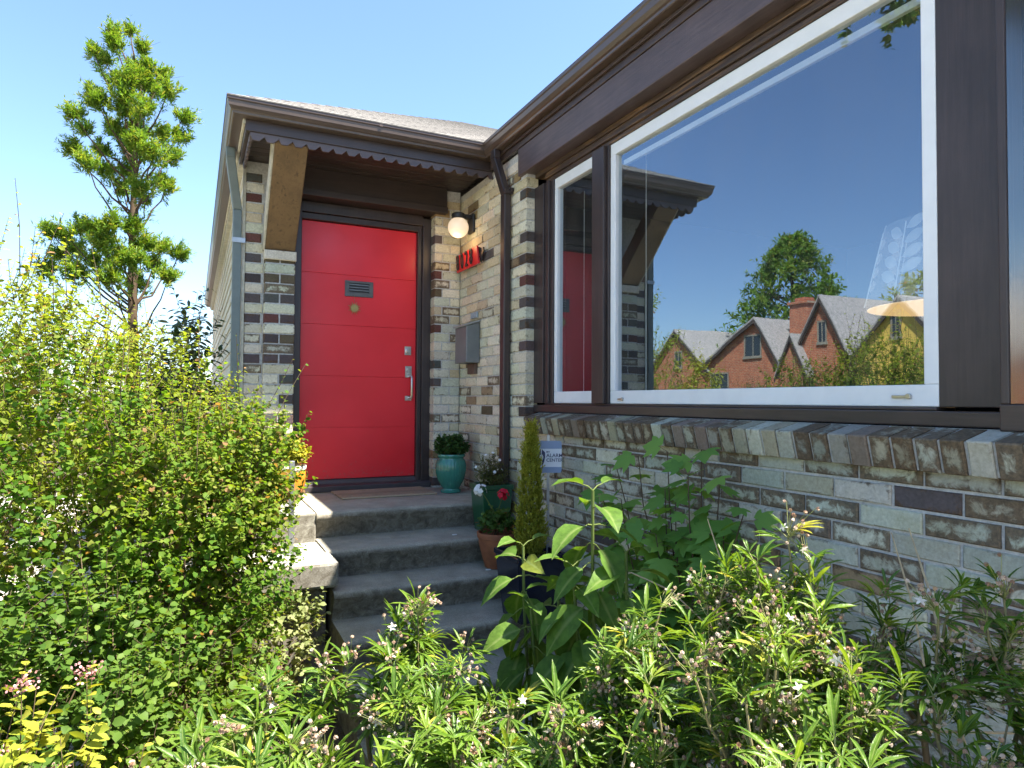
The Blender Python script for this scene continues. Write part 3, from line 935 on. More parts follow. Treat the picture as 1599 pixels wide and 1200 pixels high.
# solid backing so that no sunlight leaks through the attic
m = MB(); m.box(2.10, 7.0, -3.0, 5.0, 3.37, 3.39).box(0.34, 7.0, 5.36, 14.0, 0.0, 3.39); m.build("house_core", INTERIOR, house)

# ================================================================== front steps
steps = thing("front_steps", "weathered concrete steps with dirty risers leading up to the red door", "steps", (1.2, 4.2, 0))
RIS = [(0.945, 4.275), (0.775, 3.935), (0.605, 3.675), (0.435, 3.375), (0.265, 3.040), (0.095, 2.700)]   # (tread height, nosing Y)
def step_mesh(x0, x1, nx=26):
    prof = [(5.24, 0.945)]
    for k, (z, yn) in enumerate(RIS):
        zb = RIS[k + 1][0] if k + 1 < len(RIS) else 0.0
        prof += [(yn + 0.10, z), (yn + 0.035, z - 0.001), (yn + 0.014, z - 0.006), (yn + 0.003, z - 0.018), (yn, z - 0.034), (yn + 0.008, z - 0.050), (yn + 0.022, z - 0.075),
                 (yn + 0.040, z - 0.115), (yn + 0.060, zb + 0.012), (yn + 0.058, zb + 0.002)]
    prof.append((RIS[-1][1] + 0.06, -0.02))
    R = random.Random(3)
    vs = []; fs = []
    n = len(prof)
    for i in range(nx + 1):
        x = x0 + (x1 - x0) * i / nx
        for (y, z) in prof:
            q = 0.0022
            vs.append((x, y + R.uniform(-q, q) + 0.004 * math.sin(x * 5 + z * 9), z + R.uniform(-q, q) * 0.6))
    for i in range(nx):
        for j in range(n - 1):
            a = i * n + j
            fs.append((a, a + 1, a + n + 1, a + n))
    # left end
    b = len(vs)
    vs += [(x0, 5.24, -0.02)]
    fs.append(tuple(range(0, n)) + (b,))
    return vs, fs
m = MB(); m.add(*step_mesh(0.705, 1.982)); stair = m.build("stair", CONC, steps, smooth=True)
m = MB(); m.add(*step_mesh(-0.2, 0.706, 10)[:2])
m = MB()
m.box(-0.25, 0.7045, 4.285, 5.24, -0.02, 0.944)
m.build("landing_end", concrete_mat("pale_concrete", (0.40, 0.385, 0.33)), steps, bevel=0.014)
m = MB(); m.box(-0.25, 0.735, 3.70, 4.29, 0.625, 0.766); m.build("cheek_slab", concrete_mat("pale_concrete_slab", (0.42, 0.40, 0.35)), steps, bevel=0.018)
m = MB(); m.box(-0.25, 0.685, 3.80, 4.28, -0.02, 0.626); m.build("cheek_wall", CONC, steps, bevel=0.008)

# ---- handrail post
rail = thing("handrail", "thin grey metal handrail post standing on the concrete beside the steps", "handrail", (0.515, 3.99, 0.766))
m = MB(); m.box(0.500, 0.530, 3.975, 4.005, 0.766, 1.30); m.build("post", GALV, rail, bevel=0.003)
m = MB(); m.box(0.478, 0.552, 3.953, 4.027, 0.7665, 0.774); m.build("base_plate", GALV, rail, bevel=0.002)

# ---- door mat: coir ribs
mat_t, t_, b_ = new_mat("striped_coir")
wv = N(t_, "ShaderNodeTexWave", Scale=9.0, Distortion=1.2); wv.bands_direction = 'Y'
g_ = t_.nodes.new("ShaderNodeNewGeometry"); t_.links.new(g_.outputs["Position"], wv.inputs["Vector"])
c_ = ramp(t_, wv.outputs[0], [(0.25, (0.16, 0.11, 0.075)), (0.6, (0.50, 0.38, 0.25))]).outputs[0]
n_ = noise(t_, 220, 3, 0.7)
t_.links.new(mixc(t_, 1.0, c_, ramp(t_, n_, [(0.3, (.6, .6, .6)), (0.7, (1.2, 1.2, 1.2))]).outputs[0], 'MULTIPLY'), b_.inputs["Base Color"])
b_.inputs["Roughness"].default_value = 0.95
bump(t_, n_, b_, 0.8, 0.006)
m = MB()
for k in range(11):
    y = 4.76 + k * 0.038
    m.box(0.955 + random.uniform(-.004, .004), 1.668 + random.uniform(-.004, .004), y, y + 0.036, 0.946, 0.9575 + random.uniform(0, .002))
o = m.build("door_mat", mat_t, None, bevel=0.005)
tag(o, "brown striped coir mat lying on the landing at the red door", "door mat")

# ---- wall lamp (lit)
lamp = thing("wall_lamp", "lit white globe lamp on a black arm above the red house number", "wall lamp", (1.983, 4.88, 3.09))
m = MB(); m.box(1.962, 1.982, 4.815, 4.925, 2.985, 3.135); m.build("mount_plate", BLACK, lamp, bevel=0.006)
m = MB(); m.box(1.865, 1.962, 4.848, 4.892, 3.098, 3.128); m.lathe([(0.045, 0.0), (0.052, 0.004), (0.052, 0.038), (0.046, 0.044)], (1.860, 4.870, 3.088), 28); m.build("arm", BLACK, lamp, bevel=0.003, smooth=True)
gm, t_, b_ = new_mat("glowing_opal_glass")
b_.inputs["Base Color"].default_value = (0.55, 0.50, 0.44, 1)
b_.inputs["Roughness"].default_value = 0.25
b_.inputs["Emission Color"].default_value = (1.0, 0.74, 0.46, 1)
b_.inputs["Emission Strength"].default_value = 0.17
prof = [(0.082 * math.sin(a), -0.082 * math.cos(a)) for a in np.linspace(0.06, math.pi - 0.5, 18)]
m = MB(); m.lathe(prof, (1.860, 4.870, 3.020), 32); m.build("globe", gm, lamp, smooth=True)
pl_ = bpy.data.lights.new("lamp_glow", 'POINT'); pl_.energy = 0.38; pl_.color = (1.0, 0.62, 0.28); pl_.shadow_soft_size = 0.05
po = bpy.data.objects.new("lamp_glow", pl_); COL.objects.link(po); po.location = (1.83, 4.84, 2.90); keep_world(po, lamp)

# ---- lettering helper
def text_mesh(body, size, extrude, name, mat, parent, M, bold=0.0, align='CENTER'):
    c = bpy.data.curves.new(name, 'FONT')
    c.body = body; c.size = size; c.extrude = extrude; c.offset = bold
    c.align_x = align; c.align_y = 'CENTER'; c.resolution_u = 3
    tmp = bpy.data.objects.new(name + "_curve", c)
    COL.objects.link(tmp)
    dg = bpy.context.evaluated_depsgraph_get()
    me = bpy.data.meshes.new_from_object(tmp.evaluated_get(dg))
    bpy.data.objects.remove(tmp)
    me.transform(M)
    me.name = name
    me.materials.clear(); me.materials.append(mat)
    o = bpy.data.objects.new(name, me); COL.objects.link(o)
    keep_world(o, parent)
    return o

# ---- house number: red plaque, tall black numerals 8028, little black bird at its end
num = thing("house_number", "red plaque with tall black numerals 8028 on the cream brick wall under the globe lamp", "house number", (1.983, 4.92, 2.79))
REDP = simple("red_enamel", (0.62, 0.02, 0.025), 0.4, 0, 0.04, 20)
m = MB(); m.prism([(5.080, 2.700), (5.115, 2.842), (4.665, 2.842), (4.625, 2.700)], 'X', 1.932, 1.946)
m.build("plaque", REDP, num, bevel=0.002)
for k, ch in enumerate("8028"):
    yc = 5.045 - k * 0.094
    M = Matrix.Translation((1.924, yc, 2.770)) @ Matrix(((0, 0, -1, 0), (-1, 0.12, 0, 0), (0, 1, 0, 0), (0, 0, 0, 1))) @ Matrix.Diagonal((0.74, 1.12, 1, 1))
    text_mesh(ch, 0.165, 0.004, "numeral", BLACK, num, M, -0.001)
m = MB()
m.prism([(4.680, 2.838), (4.640, 2.822), (4.630, 2.78), (4.595, 2.792), (4.580, 2.815), (4.572, 2.78), (4.608, 2.755), (4.612, 2.725), (4.630, 2.71), (4.642, 2.745), (4.655, 2.78)], 'X', 1.950, 1.962)
m.build("bird_ornament", BLACK, num)
m = MB(); m.tube([(1.946, 4.95, 2.77), (1.984, 4.95, 2.77)], 0.008, 8); m.build("standoff", BLACK, num)
m = MB(); m.tube([(1.946, 4.72, 2.77), (1.984, 4.72, 2.77)], 0.008, 8); m.build("standoff", BLACK, num)

# ---- mailbox
mb_ = thing("mailbox", "grey metal mailbox with sloping lid hanging on the brick wall beside the door", "mailbox", (1.983, 4.81, 1.94))
GREYP = simple("grey_painted_steel", (0.17, 0.18, 0.18), 0.42, 0.2, 0.07, 9)
m = MB(); m.prism([(1.868, 1.945), (1.868, 2.228), (1.980, 2.262), (1.980, 1.945)], 'Y', 4.700, 4.942); m.build("box", GREYP, mb_, bevel=0.006)
m = MB(); m.prism([(1.852, 2.226), (1.850, 2.238), (1.980, 2.277), (1.980, 2.264)], 'Y', 4.690, 4.952); m.build("lid", simple("pale_grey_lid", (0.36, 0.37, 0.37), 0.4, 0.3, 0.06, 9), mb_, bevel=0.003)
m = MB(); m.box(1.966, 1.980, 4.735, 4.860, 2.30, 2.345); m.build("name_plate", simple("blue_grey_plate", (0.30, 0.36, 0.40), 0.5, 0, 0.25, 90), mb_, bevel=0.002)
m = MB(); m.box(1.955, 1.982, 4.745, 4.895, 1.862, 1.943); m.build("bracket_plate", wood_paint("brown_backing", (0.11, 0.07, 0.05), 'Z', 0.6), mb_, bevel=0.003)

# ---- little sun hanging on the door
GOLD = simple("old_brass", (0.36, 0.27, 0.10), 0.4, 0.6, 0.15, 50)
m = MB()
cx, cz = 1.142, 2.385
m.tube([(cx, 5.294, cz), (cx, 5.284, cz)], 0.028, 24)
for k in range(16):
    a = 2 * math.pi * k / 16; r0, r1 = 0.028, (0.056 if k % 2 else 0.046)
    p = [(cx + r0 * math.cos(a - .12), cz + r0 * math.sin(a - .12)), (cx + r1 * math.cos(a), cz + r1 * math.sin(a)), (cx + r0 * math.cos(a + .12), cz + r0 * math.sin(a + .12))]
    m.prism(p, 'Y', 5.287, 5.292)
m.tube([(cx, 5.292, cz + 0.05), (cx, 5.287, 2.49)], 0.0012, 5)
o = m.build("sun_ornament", GOLD, None); tag(o, "small brass sun with rays hanging on the red door below the grille", "ornament")

# ---- pots
def glazed(name, c, c2, rough=0.18, drip=True):
    m, t, b = new_mat(name)
    n = noise(t, 3.5, 5, 0.6, stretch(t, 14, 14, 2)); n2 = noise(t, 30, 4, 0.6)
    col = ramp(t, n, [(0.3, c), (0.62, tuple(x * 1.25 for x in c)), (0.8, c2)]).outputs[0]
    t.links.new(col, b.inputs["Base Color"]); b.inputs["Roughness"].default_value = rough
    b.inputs["Coat Weight"].default_value = 0.5; b.inputs["Coat Roughness"].default_value = 0.1
    bump(t, n2, b, 0.1, 0.003)
    return m
TEAL = glazed("teal_glaze", (0.030, 0.17, 0.125), (0.14, 0.36, 0.29))
ux, uy, uz = 1.800, 4.83, 0.946
k_ = 1.02
urn_p = [(0.070, 0.0), (0.078, 0.004), (0.079, 0.018), (0.068, 0.028), (0.066, 0.034), (0.084, 0.065), (0.103, 0.105), (0.114, 0.15), (0.118, 0.18), (0.117, 0.215), (0.109, 0.245), (0.100, 0.258), (0.100, 0.268), (0.108, 0.274), (0.111, 0.286), (0.108, 0.295), (0.098, 0.296), (0.094, 0.285), (0.092, 0.262), (0.02, 0.258)]
m = MB(); m.lathe(urn_p, (ux, uy, uz), 144, flute=(36, 5, 10, 0.014)); o = m.build("ribbed_urn", TEAL, None, smooth=True)
tag(o, "round teal glazed urn with ribbed belly on the landing", "urn")
GREENG = glazed("deep_green_glaze", (0.012, 0.070, 0.030), (0.03, 0.14, 0.07), 0.3)
m = MB()
px, py, pz = 1.835, 4.135, 0.776
def tapered_square(mb, cx, cy, z0, z1, h0, h1, n=1.0):
    for (a, b_) in ((h0, h1),):
        vs = []
        for z, h in ((z0, a), (z0 + (z1 - z0) * 0.5, (a + b_) / 2 * 1.03), (z1 - 0.03, b_), (z1 - 0.03, b_ + 0.008), (z1, b_ + 0.008), (z1, b_ - 0.012), (z1 - 0.05, b_ - 0.016)):
            for sx, sy in ((-1, -1), (1, -1), (1, 1), (-1, 1)):
                vs.append((cx + sx * h, cy + sy * h, z))
        L = 7
        fs = [(0, 1, 2, 3), tuple(4 * (L - 1) + i for i in (3, 2, 1, 0))]
        for l in range(L - 1):
            for i in range(4):
                fs.append((4 * l + i, 4 * l + (i + 1) % 4, 4 * (l + 1) + (i + 1) % 4, 4 * (l + 1) + i))
        mb.add(vs, fs)
tapered_square(m, px, py, pz, pz + 0.315, 0.085, 0.108)
o = m.build("square_planter", GREENG, None, bevel=0.012); tag(o, "tall dark green square planter on the top step below the urn", "planter")
for yy in (0.02, 0.035):
    pass
gx, gy, gz = 1.745, 3.83, 0.606
m = MB(); m.lathe([(0.070, 0), (0.078, 0.004), (0.098, 0.07), (0.116, 0.14), (0.122, 0.185), (0.128, 0.188), (0.132, 0.215), (0.129, 0.222), (0.118, 0.222), (0.114, 0.20), (0.02, 0.195)], (gx, gy, gz), 44)
o = m.build("terracotta_pot", TERRA, None, smooth=True); tag(o, "rounded terracotta pot holding red and white geraniums on the step", "pot")
NAVY = glazed("navy_glaze", (0.006, 0.008, 0.022), (0.01, 0.014, 0.04), 0.25)
cx_, cy_, cz_ = 1.735, 3.36, 0.436
m = MB(); tapered_square(m, cx_, cy_, cz_, cz_ + 0.37, 0.115, 0.150)
o = m.build("square_planter", NAVY, None, bevel=0.012); tag(o, "dark navy square planter under the little conifer near the steps", "planter")
ox, oy, oz = 0.625, 4.885, 0.945
om, t_, b_ = new_mat("amber_glaze")
g_ = t_.nodes.new("ShaderNodeNewGeometry"); s_ = t_.nodes.new("ShaderNodeSeparateXYZ"); t_.links.new(g_.outputs["Position"], s_.inputs[0])
n_ = noise(t_, 12, 4, 0.6)
mr = N(t_, "ShaderNodeMapRange"); mr.inputs[1].default_value = oz; mr.inputs[2].default_value = oz + 0.25
t_.links.new(s_.outputs[2], mr.inputs[0])
ad = N(t_, "ShaderNodeMath", operation='MULTIPLY_ADD'); ad.inputs[1].default_value = 0.25; t_.links.new(n_, ad.inputs[0]); t_.links.new(mr.outputs[0], ad.inputs[2])
t_.links.new(ramp(t_, ad.outputs[0], [(0.30, (0.42, 0.20, 0.12)), (0.52, (0.62, 0.22, 0.03)), (0.98, (0.66, 0.27, 0.02)), (1.02, (0.72, 0.68, 0.58))]).outputs[0], b_.inputs["Base Color"])
b_.inputs["Roughness"].default_value = 0.22
m = MB(); m.lathe([(0.062, 0), (0.068, 0.003), (0.084, 0.06), (0.097, 0.12), (0.101, 0.17), (0.098, 0.205), (0.094, 0.213), (0.103, 0.219), (0.106, 0.240), (0.102, 0.247), (0.092, 0.247), (0.088, 0.222), (0.02, 0.218)], (ox, oy, oz), 44)
o = m.build("amber_pot", om, None, smooth=True); tag(o, "orange amber glazed pot with pale rim at the left end of the landing", "pot")

# ---- security sign on a stake
sg = thing("yard_sign", "white and blue security sign reading MY ALARM CENTER on a thin stake by the wall", "yard sign", (1.875, 3.40, 0.0))
ang = math.atan2(-3.4, -1.875) + 0.12           # faces the path
nx_, ny_ = math.cos(ang), math.sin(ang)
tx_, ty_ = -ny_, nx_                            # viewer's right
SO = Vector((1.875, 3.40, 0.0)); SR = Vector((tx_, ty_, 0)); SN = Vector((nx_, ny_, 0)); SZ = Vector((0, 0, 1))
def sign_poly(mb, pts, o0, o1):
    vs = [SO + SR * a + SZ * b + SN * o0 for a, b in pts] + [SO + SR * a + SZ * b + SN * o1 for a, b in pts]
    n = len(pts)
    mb.add(vs, [tuple(range(n)), tuple(range(2 * n - 1, n - 1, -1))] + [(i, i + n, (i + 1) % n + n, (i + 1) % n) for i in range(n)])
def rrect(x0, x1, y0, y1, r, corners=(1, 1, 1, 1)):
    out = []
    for (cx, cy, a0), k in zip(((x1 - r, y0 + r, -90), (x1 - r, y1 - r, 0), (x0 + r, y1 - r, 90), (x0 + r, y0 + r, 180)), corners):
        if k:
            out += [(cx + r * math.cos(rad(a0 + q)), cy + r * math.sin(rad(a0 + q))) for q in (0, 30, 60, 90)]
        else:
            out.append((cx + (r if a0 in (-90, 0) else -r), cy + (-r if a0 in (-90, 180) else r)))
    return out
SB = 1.235
SIGNW = simple("white_sign_face", (0.66, 0.68, 0.72), 0.4, 0, 0.03, 6)
SIGNB = simple("blue_sign_band", (0.21, 0.28, 0.42), 0.4, 0, 0.05, 6)
NAVYP = simple("navy_print", (0.03, 0.035, 0.10), 0.45, 0, 0.05, 20)
m = MB(); sign_poly(m, rrect(-0.074, 0.074, SB, SB + 0.186, 0.014), 0.0, 0.004); plate = m.build("plate", SIGNW, sg)
m = MB()
sign_poly(m, rrect(-0.074, 0.074, SB + 0.140, SB + 0.186, 0.014, (0, 1, 1, 0)), 0.0045, 0.0055)
m.build("band", SIGNB, plate); m = MB()
sign_poly(m, rrect(-0.074, 0.074, SB, SB + 0.034, 0.014, (1, 0, 0, 1)), 0.0045, 0.0055)
m.build("band", SIGNB, plate)
m = MB()
sign_poly(m, [(-0.066, SB + 0.118), (-0.047, SB + 0.138), (-0.047, SB + 0.036), (-0.060, SB + 0.062), (-0.066, SB + 0.090)], 0.0045, 0.0055)
sign_poly(m, [(-0.042, SB + 0.138), (-0.023, SB + 0.118), (-0.023, SB + 0.090), (-0.029, SB + 0.062), (-0.042, SB + 0.036)], 0.0045, 0.0055)
m.build("shield", NAVYP, plate)
m = MB(); sign_poly(m, [(-0.0445 + 0.011 * math.cos(a), SB + 0.090 + 0.017 * math.sin(a)) for a in np.linspace(0, 2 * math.pi, 16)[:-1]], 0.0056, 0.0066); m.build("shield_badge", SIGNW, plate)
def sign_text(body, x, z, size):
    M = Matrix(((SR.x, 0, SN.x, SO.x + SR.x * x + SN.x * 0.0055), (SR.y, 0, SN.y, SO.y + SR.y * x + SN.y * 0.0055), (0, 1, 0, SB + z), (0, 0, 0, 1)))
    text_mesh(body, size, 0.0004, "lettering", NAVYP, plate, M, 0.0003, 'LEFT')
sign_text("MY", -0.016, 0.121, 0.015); sign_text("ALARM", -0.016, 0.100, 0.030); sign_text("CENTER", -0.016, 0.073, 0.0265)
m = MB(); sign_poly(m, [(-0.012, 0.0), (0.004, 0.0), (0.004, 1.455), (-0.012, 1.455)], -0.008, -0.001); m.build("stake", GALV, sg, bevel=0.001)

# ---- lamp in the room, its leaf-printed shade and lit underside
pend = thing("pendant_lamp", "sheer white lampshade with pale leaf print, glowing underneath, seen through the window", "pendant lamp", (3.05, 1.83, 2.25))
SHEER = bpy.data.materials.new("sheer_shade"); SHEER.use_nodes = True
t_ = SHEER.node_tree; b_ = t_.nodes["Principled BSDF"]
tp = t_.nodes.new("ShaderNodeBsdfTransparent"); mx_ = t_.nodes.new("ShaderNodeMixShader"); mx_.inputs[0].default_value = 0.12
b_.inputs["Base Color"].default_value = (0.55, 0.6, 0.62, 1); b_.inputs["Emission Color"].default_value = (0.75, 0.88, 1.0, 1); b_.inputs["Emission Strength"].default_value = 0.03
LEAF_T = 0.4
t_.links.new(tp.outputs[0], mx_.inputs[1]); t_.links.new(b_.outputs[0], mx_.inputs[2]); t_.links.new(mx_.outputs[0], t_.nodes["Material Output"].inputs[0])
LEAFPR, t_, b_ = new_mat("pale_leaf_print")
b_.inputs["Base Color"].default_value = (0.5, 0.56, 0.6, 1); b_.inputs["Emission Color"].default_value = (0.80, 0.93, 1.0, 1); b_.inputs["Emission Strength"].default_value = 0.06
tp = t_.nodes.new("ShaderNodeBsdfTransparent"); mx_ = t_.nodes.new("ShaderNodeMixShader"); mx_.inputs[0].default_value = LEAF_T
t_.links.new(tp.outputs[0], mx_.inputs[1]); t_.links.new(b_.outputs[0], mx_.inputs[2]); t_.links.new(mx_.outputs[0], t_.nodes["Material Output"].inputs[0])
DIFF, t_, b_ = new_mat("lit_diffuser")
b_.inputs["Emission Color"].default_value = (1.0, 0.62, 0.25, 1); b_.inputs["Emission Strength"].default_value = 0.26
lx, ly, lz0, lz1, lr0, lr1 = 3.05, 1.83, 2.085, 2.47, 0.33, 0.24
m = MB(); K = 56
vs = []; fs = []
for j in range(K):
    a = 2 * math.pi * j / K
    for r, z in ((lr0, lz0), (lr1, lz1), (lr1 - 0.002, lz1), (lr0 - 0.002, lz0)):
        vs.append((lx + r * math.cos(a), ly + r * math.sin(a), z))
for j in range(K):
    q = ((j + 1) % K) * 4; p = j * 4
    fs += [(p, q, q + 1, p + 1), (p + 1, q + 1, q + 2, p + 2), (p + 2, q + 2, q + 3, p + 3)]
m.add(vs, fs); shade = m.build("lamp_shade", SHEER, pend, smooth=True)
m = MB(); m.lathe([(0.30, 0.0), (0.318, 0.002), (0.318, 0.006), (0.30, 0.008)], (lx, ly, lz0 - 0.002), 48); m.build("diffuser", DIFF, pend)
m = MB(); m.tube([(lx, ly, 2.09), (lx, ly, 3.36)], 0.006, 8); m.build("cord", BLACK, pend)
lv = []; lf_ = []
def shade_pt(a, s, off=0.004):
    r = lr0 + (lr1 - lr0) * s + off
    return (lx + r * math.cos(a), ly + r * math.sin(a), lz0 + (lz1 - lz0) * s)
m = MB()
def shade_leaf(a0, s0, da, ds, w):
    pts = []
    for q in np.linspace(0, 1, 7): pts.append((q, w * math.sin(math.pi * q) ** 0.8))
    L = math.hypot(da, ds)
    oa, os_ = -ds / L, da / L
    top = [(a0 + da * q + oa * h, s0 + ds * q + os_ * h) for q, h in pts]
    bot = [(a0 + da * q - oa * h, s0 + ds * q - os_ * h) for q, h in pts[1:-1]][::-1]
    P = [shade_pt(a, s) for a, s in top + bot]
    m.add(P, [tuple(range(len(P)))])
for base in np.arange(0, 2 * math.pi, 0.9):
    c = base + 0.35
    for k in range(4):
        shade_leaf(c - 0.03, 0.28 + 0.17 * k, -0.30, 0.10, 0.07)
        shade_leaf(c + 0.03, 0.36 + 0.17 * k, 0.30, 0.12, 0.07)
    m.tube([shade_pt(c, s) for s in (0.05, 0.4, 0.7, 0.95)], 0.003, 4)
m.build("leaf_print", LEAFPR, shade)

# ================================================================== planting
BARK = leaf_mat("twig_bark", [(0.0, (0.05, 0.034, 0.022)), (0.5, (0.10, 0.068, 0.042)), (1.0, (0.20, 0.15, 0.09))], 0.0, 0.8, 0.2, (1, 1, 1))
GREENSTEM = leaf_mat("green_stem", [(0.0, (0.06, 0.10, 0.025)), (1.0, (0.16, 0.20, 0.06))], 0.1, 0.6)
L_HEDGE = leaf_mat("hedge_leaf", [(0.0, (0.042, 0.105, 0.014)), (0.45, (0.085, 0.175, 0.020)), (0.80, (0.17, 0.25, 0.03)), (0.97, (0.24, 0.26, 0.06)), (1.0, (0.28, 0.17, 0.08))], 0.50, 0.55)
L_HEDGE2 = leaf_mat("bright_hedge_leaf", [(0.0, (0.12, 0.17, 0.022)), (0.5, (0.21, 0.27, 0.036)), (0.85, (0.30, 0.34, 0.06)), (1.0, (0.34, 0.20, 0.10))], 0.52, 0.55)
L_ROUND = leaf_mat("round_leaf", [(0.0, (0.06, 0.13, 0.024)), (0.6, (0.13, 0.21, 0.036)), (1.0, (0.22, 0.27, 0.06))], 0.45, 0.5)
L_CHOI = leaf_mat("narrow_glossy_leaf", [(0.0, (0.040, 0.105, 0.014)), (0.5, (0.10, 0.185, 0.020)), (0.85, (0.19, 0.27, 0.03)), (1.0, (0.34, 0.32, 0.05))], 0.34, 0.38, 0.28, vein=(0.27, 0.32, 0.10))
L_DARK = leaf_mat("laurel_leaf", [(0.0, (0.016, 0.036, 0.012)), (1.0, (0.045, 0.080, 0.024))], 0.2, 0.35, 0.5)
L_CON = leaf_mat("cedar_spray", [(0.0, (0.055, 0.125, 0.018)), (0.5, (0.13, 0.24, 0.028)), (0.9, (0.22, 0.26, 0.045)), (1.0, (0.28, 0.27, 0.06))], 0.35, 0.6, 0.2)
L_ARB = leaf_mat("arborvitae_spray", [(0.0, (0.15, 0.17, 0.016)), (0.6, (0.31, 0.32, 0.035)), (1.0, (0.44, 0.41, 0.06))], 0.25, 0.6, 0.2)
L_BIG = leaf_mat("broad_leaf", [(0.0, (0.050, 0.115, 0.020)), (0.75, (0.10, 0.185, 0.032)), (0.93, (0.20, 0.22, 0.04)), (1.0, (0.36, 0.30, 0.05))], 0.38, 0.5, 0.2, vein=(0.24, 0.30, 0.10))
L_LOBE = leaf_mat("lobed_leaf", [(0.0, (0.10, 0.22, 0.036)), (1.0, (0.21, 0.36, 0.07))], 0.40, 0.5, 0.3)
L_GOLD = leaf_mat("golden_leaf", [(0.0, (0.12, 0.18, 0.022)), (0.5, (0.26, 0.30, 0.035)), (1.0, (0.40, 0.36, 0.05))], 0.35, 0.45)
PETALW = leaf_mat("faded_white_petal", [(0.0, (0.26, 0.15, 0.09)), (0.40, (0.46, 0.32, 0.23)), (0.8, (0.62, 0.52, 0.42)), (1.0, (0.80, 0.78, 0.72))], 0.3, 0.6, 0.2, (1, 1, 1))
PETALWW = leaf_mat("white_petal", [(0.0, (0.72, 0.72, 0.70)), (1.0, (0.85, 0.85, 0.84))], 0.25, 0.6, 0.2, (1, 1, 1))
PETALR = leaf_mat("red_petal", [(0.0, (0.55, 0.01, 0.03)), (1.0, (0.80, 0.03, 0.07))], 0.25, 0.5, 0.2, (1, 1, 1))
PETALP = leaf_mat("pink_petal", [(0.0, (0.30, 0.12, 0.10)), (0.5, (0.55, 0.25, 0.24)), (1.0, (0.70, 0.42, 0.40))], 0.25, 0.6, 0.2, (1, 1, 1))
BROWNBIT = leaf_mat("dry_seed_head", [(0.0, (0.12, 0.065, 0.035)), (1.0, (0.34, 0.22, 0.13))], 0.2, 0.8, 0.1, (1, 1, 1))

def curve3(a, b, sag, n=5, jit=0.0):
    a = np.asarray(a, float); b = np.asarray(b, float)
    t = np.linspace(0, 1, n)[:, None]
    mid = (a + b) / 2 + sag
    p = (1 - t) ** 2 * a + 2 * t * (1 - t) * mid + t ** 2 * b
    if jit: p[1:-1] += rng.normal(size=(n - 2, 3)) * jit
    return p

def pick_in(blobs, n, shell=0.62):
    """points in a union of ellipsoids, biased to the outside, with their outward direction"""
    vol = np.array([np.prod(b[1]) for b in blobs]); w = vol ** 0.75; w /= w.sum()
    idx = rng.choice(len(blobs), size=n, p=w)
    d = rand_dir(n)
    rr = shell + (1 - shell) * rng.random(n) ** 0.7
    C = np.array([b[0] for b in blobs], float)[idx]; Rr = np.array([b[1] for b in blobs], float)[idx]
    # lumpy outline
    lump = 1 + 0.13 * np.sin(d[:, 0] * 7 + idx) * np.cos(d[:, 1] * 6 + 2 * idx) + 0.10 * np.sin(d[:, 2] * 9 + idx * 1.7)
    p = C + d * Rr * (rr * lump)[:, None]
    return p, unit(d / Rr)

def twig_leaves(F, start, direction, length, per, ll, tmpl, up_bias=0.5, spread=0.9, wfac=1.0, rndbase=None, S=None, stem_r=0.0016, tipr=0.0):
    """twigs (arrays) with leaves set alternately along them"""
    n = len(start)
    direction = unit(direction)
    bend = rand_dir(n) * 0.25 + np.array([0, 0, up_bias * 0.5])
    ends = start + direction * length[:, None] + bend * length[:, None] * 0.4
    t = (np.arange(per) + 0.7) / per
    P = start[:, None] + (direction * length[:, None])[:, None] * t[None, :, None] + (bend * length[:, None] * 0.4)[:, None] * (t ** 2)[None, :, None]
    tang = unit(direction[:, None] + bend[:, None] * 0.8 * t[None, :, None])
    side = rand_dir(n * per).reshape(n, per, 3)
    side = unit(side - tang * (side * tang).sum(-1, keepdims=True))
    ld = tang * (1 - spread) + side * spread + np.array([0, 0, 0.18])
    upv = np.array([0, 0, 1.0]) + rng.normal(size=(n, per, 3)) * 0.45
    sz = ll * rng.uniform(0.6, 1.15, (n, per)) * (1.0 - 0.35 * t[None] ** 3)
    base = rng.random(n)[:, None] * 0.5 if rndbase is None else np.asarray(rndbase)[:, None]
    rv_ = np.clip(base + rng.random((n, per)) * 0.5 + 0.08 * (t[None] - 0.4), 0, 1)
    rv_[rng.random((n, per)) < 0.025] = 1.0
    F.leaves(tmpl[0], tmpl[1], P.reshape(-1, 3), ld.reshape(-1, 3), upv.reshape(-1, 3), sz.ravel(), sz.ravel() * wfac, rv_.ravel())
    if S is not None:
        for i in range(n):
            q = np.vstack([start[i], P[i, per // 2], ends[i]])
            S.tube(q, stem_r, stem_r * 0.5, 3, rng.random())
    return ends

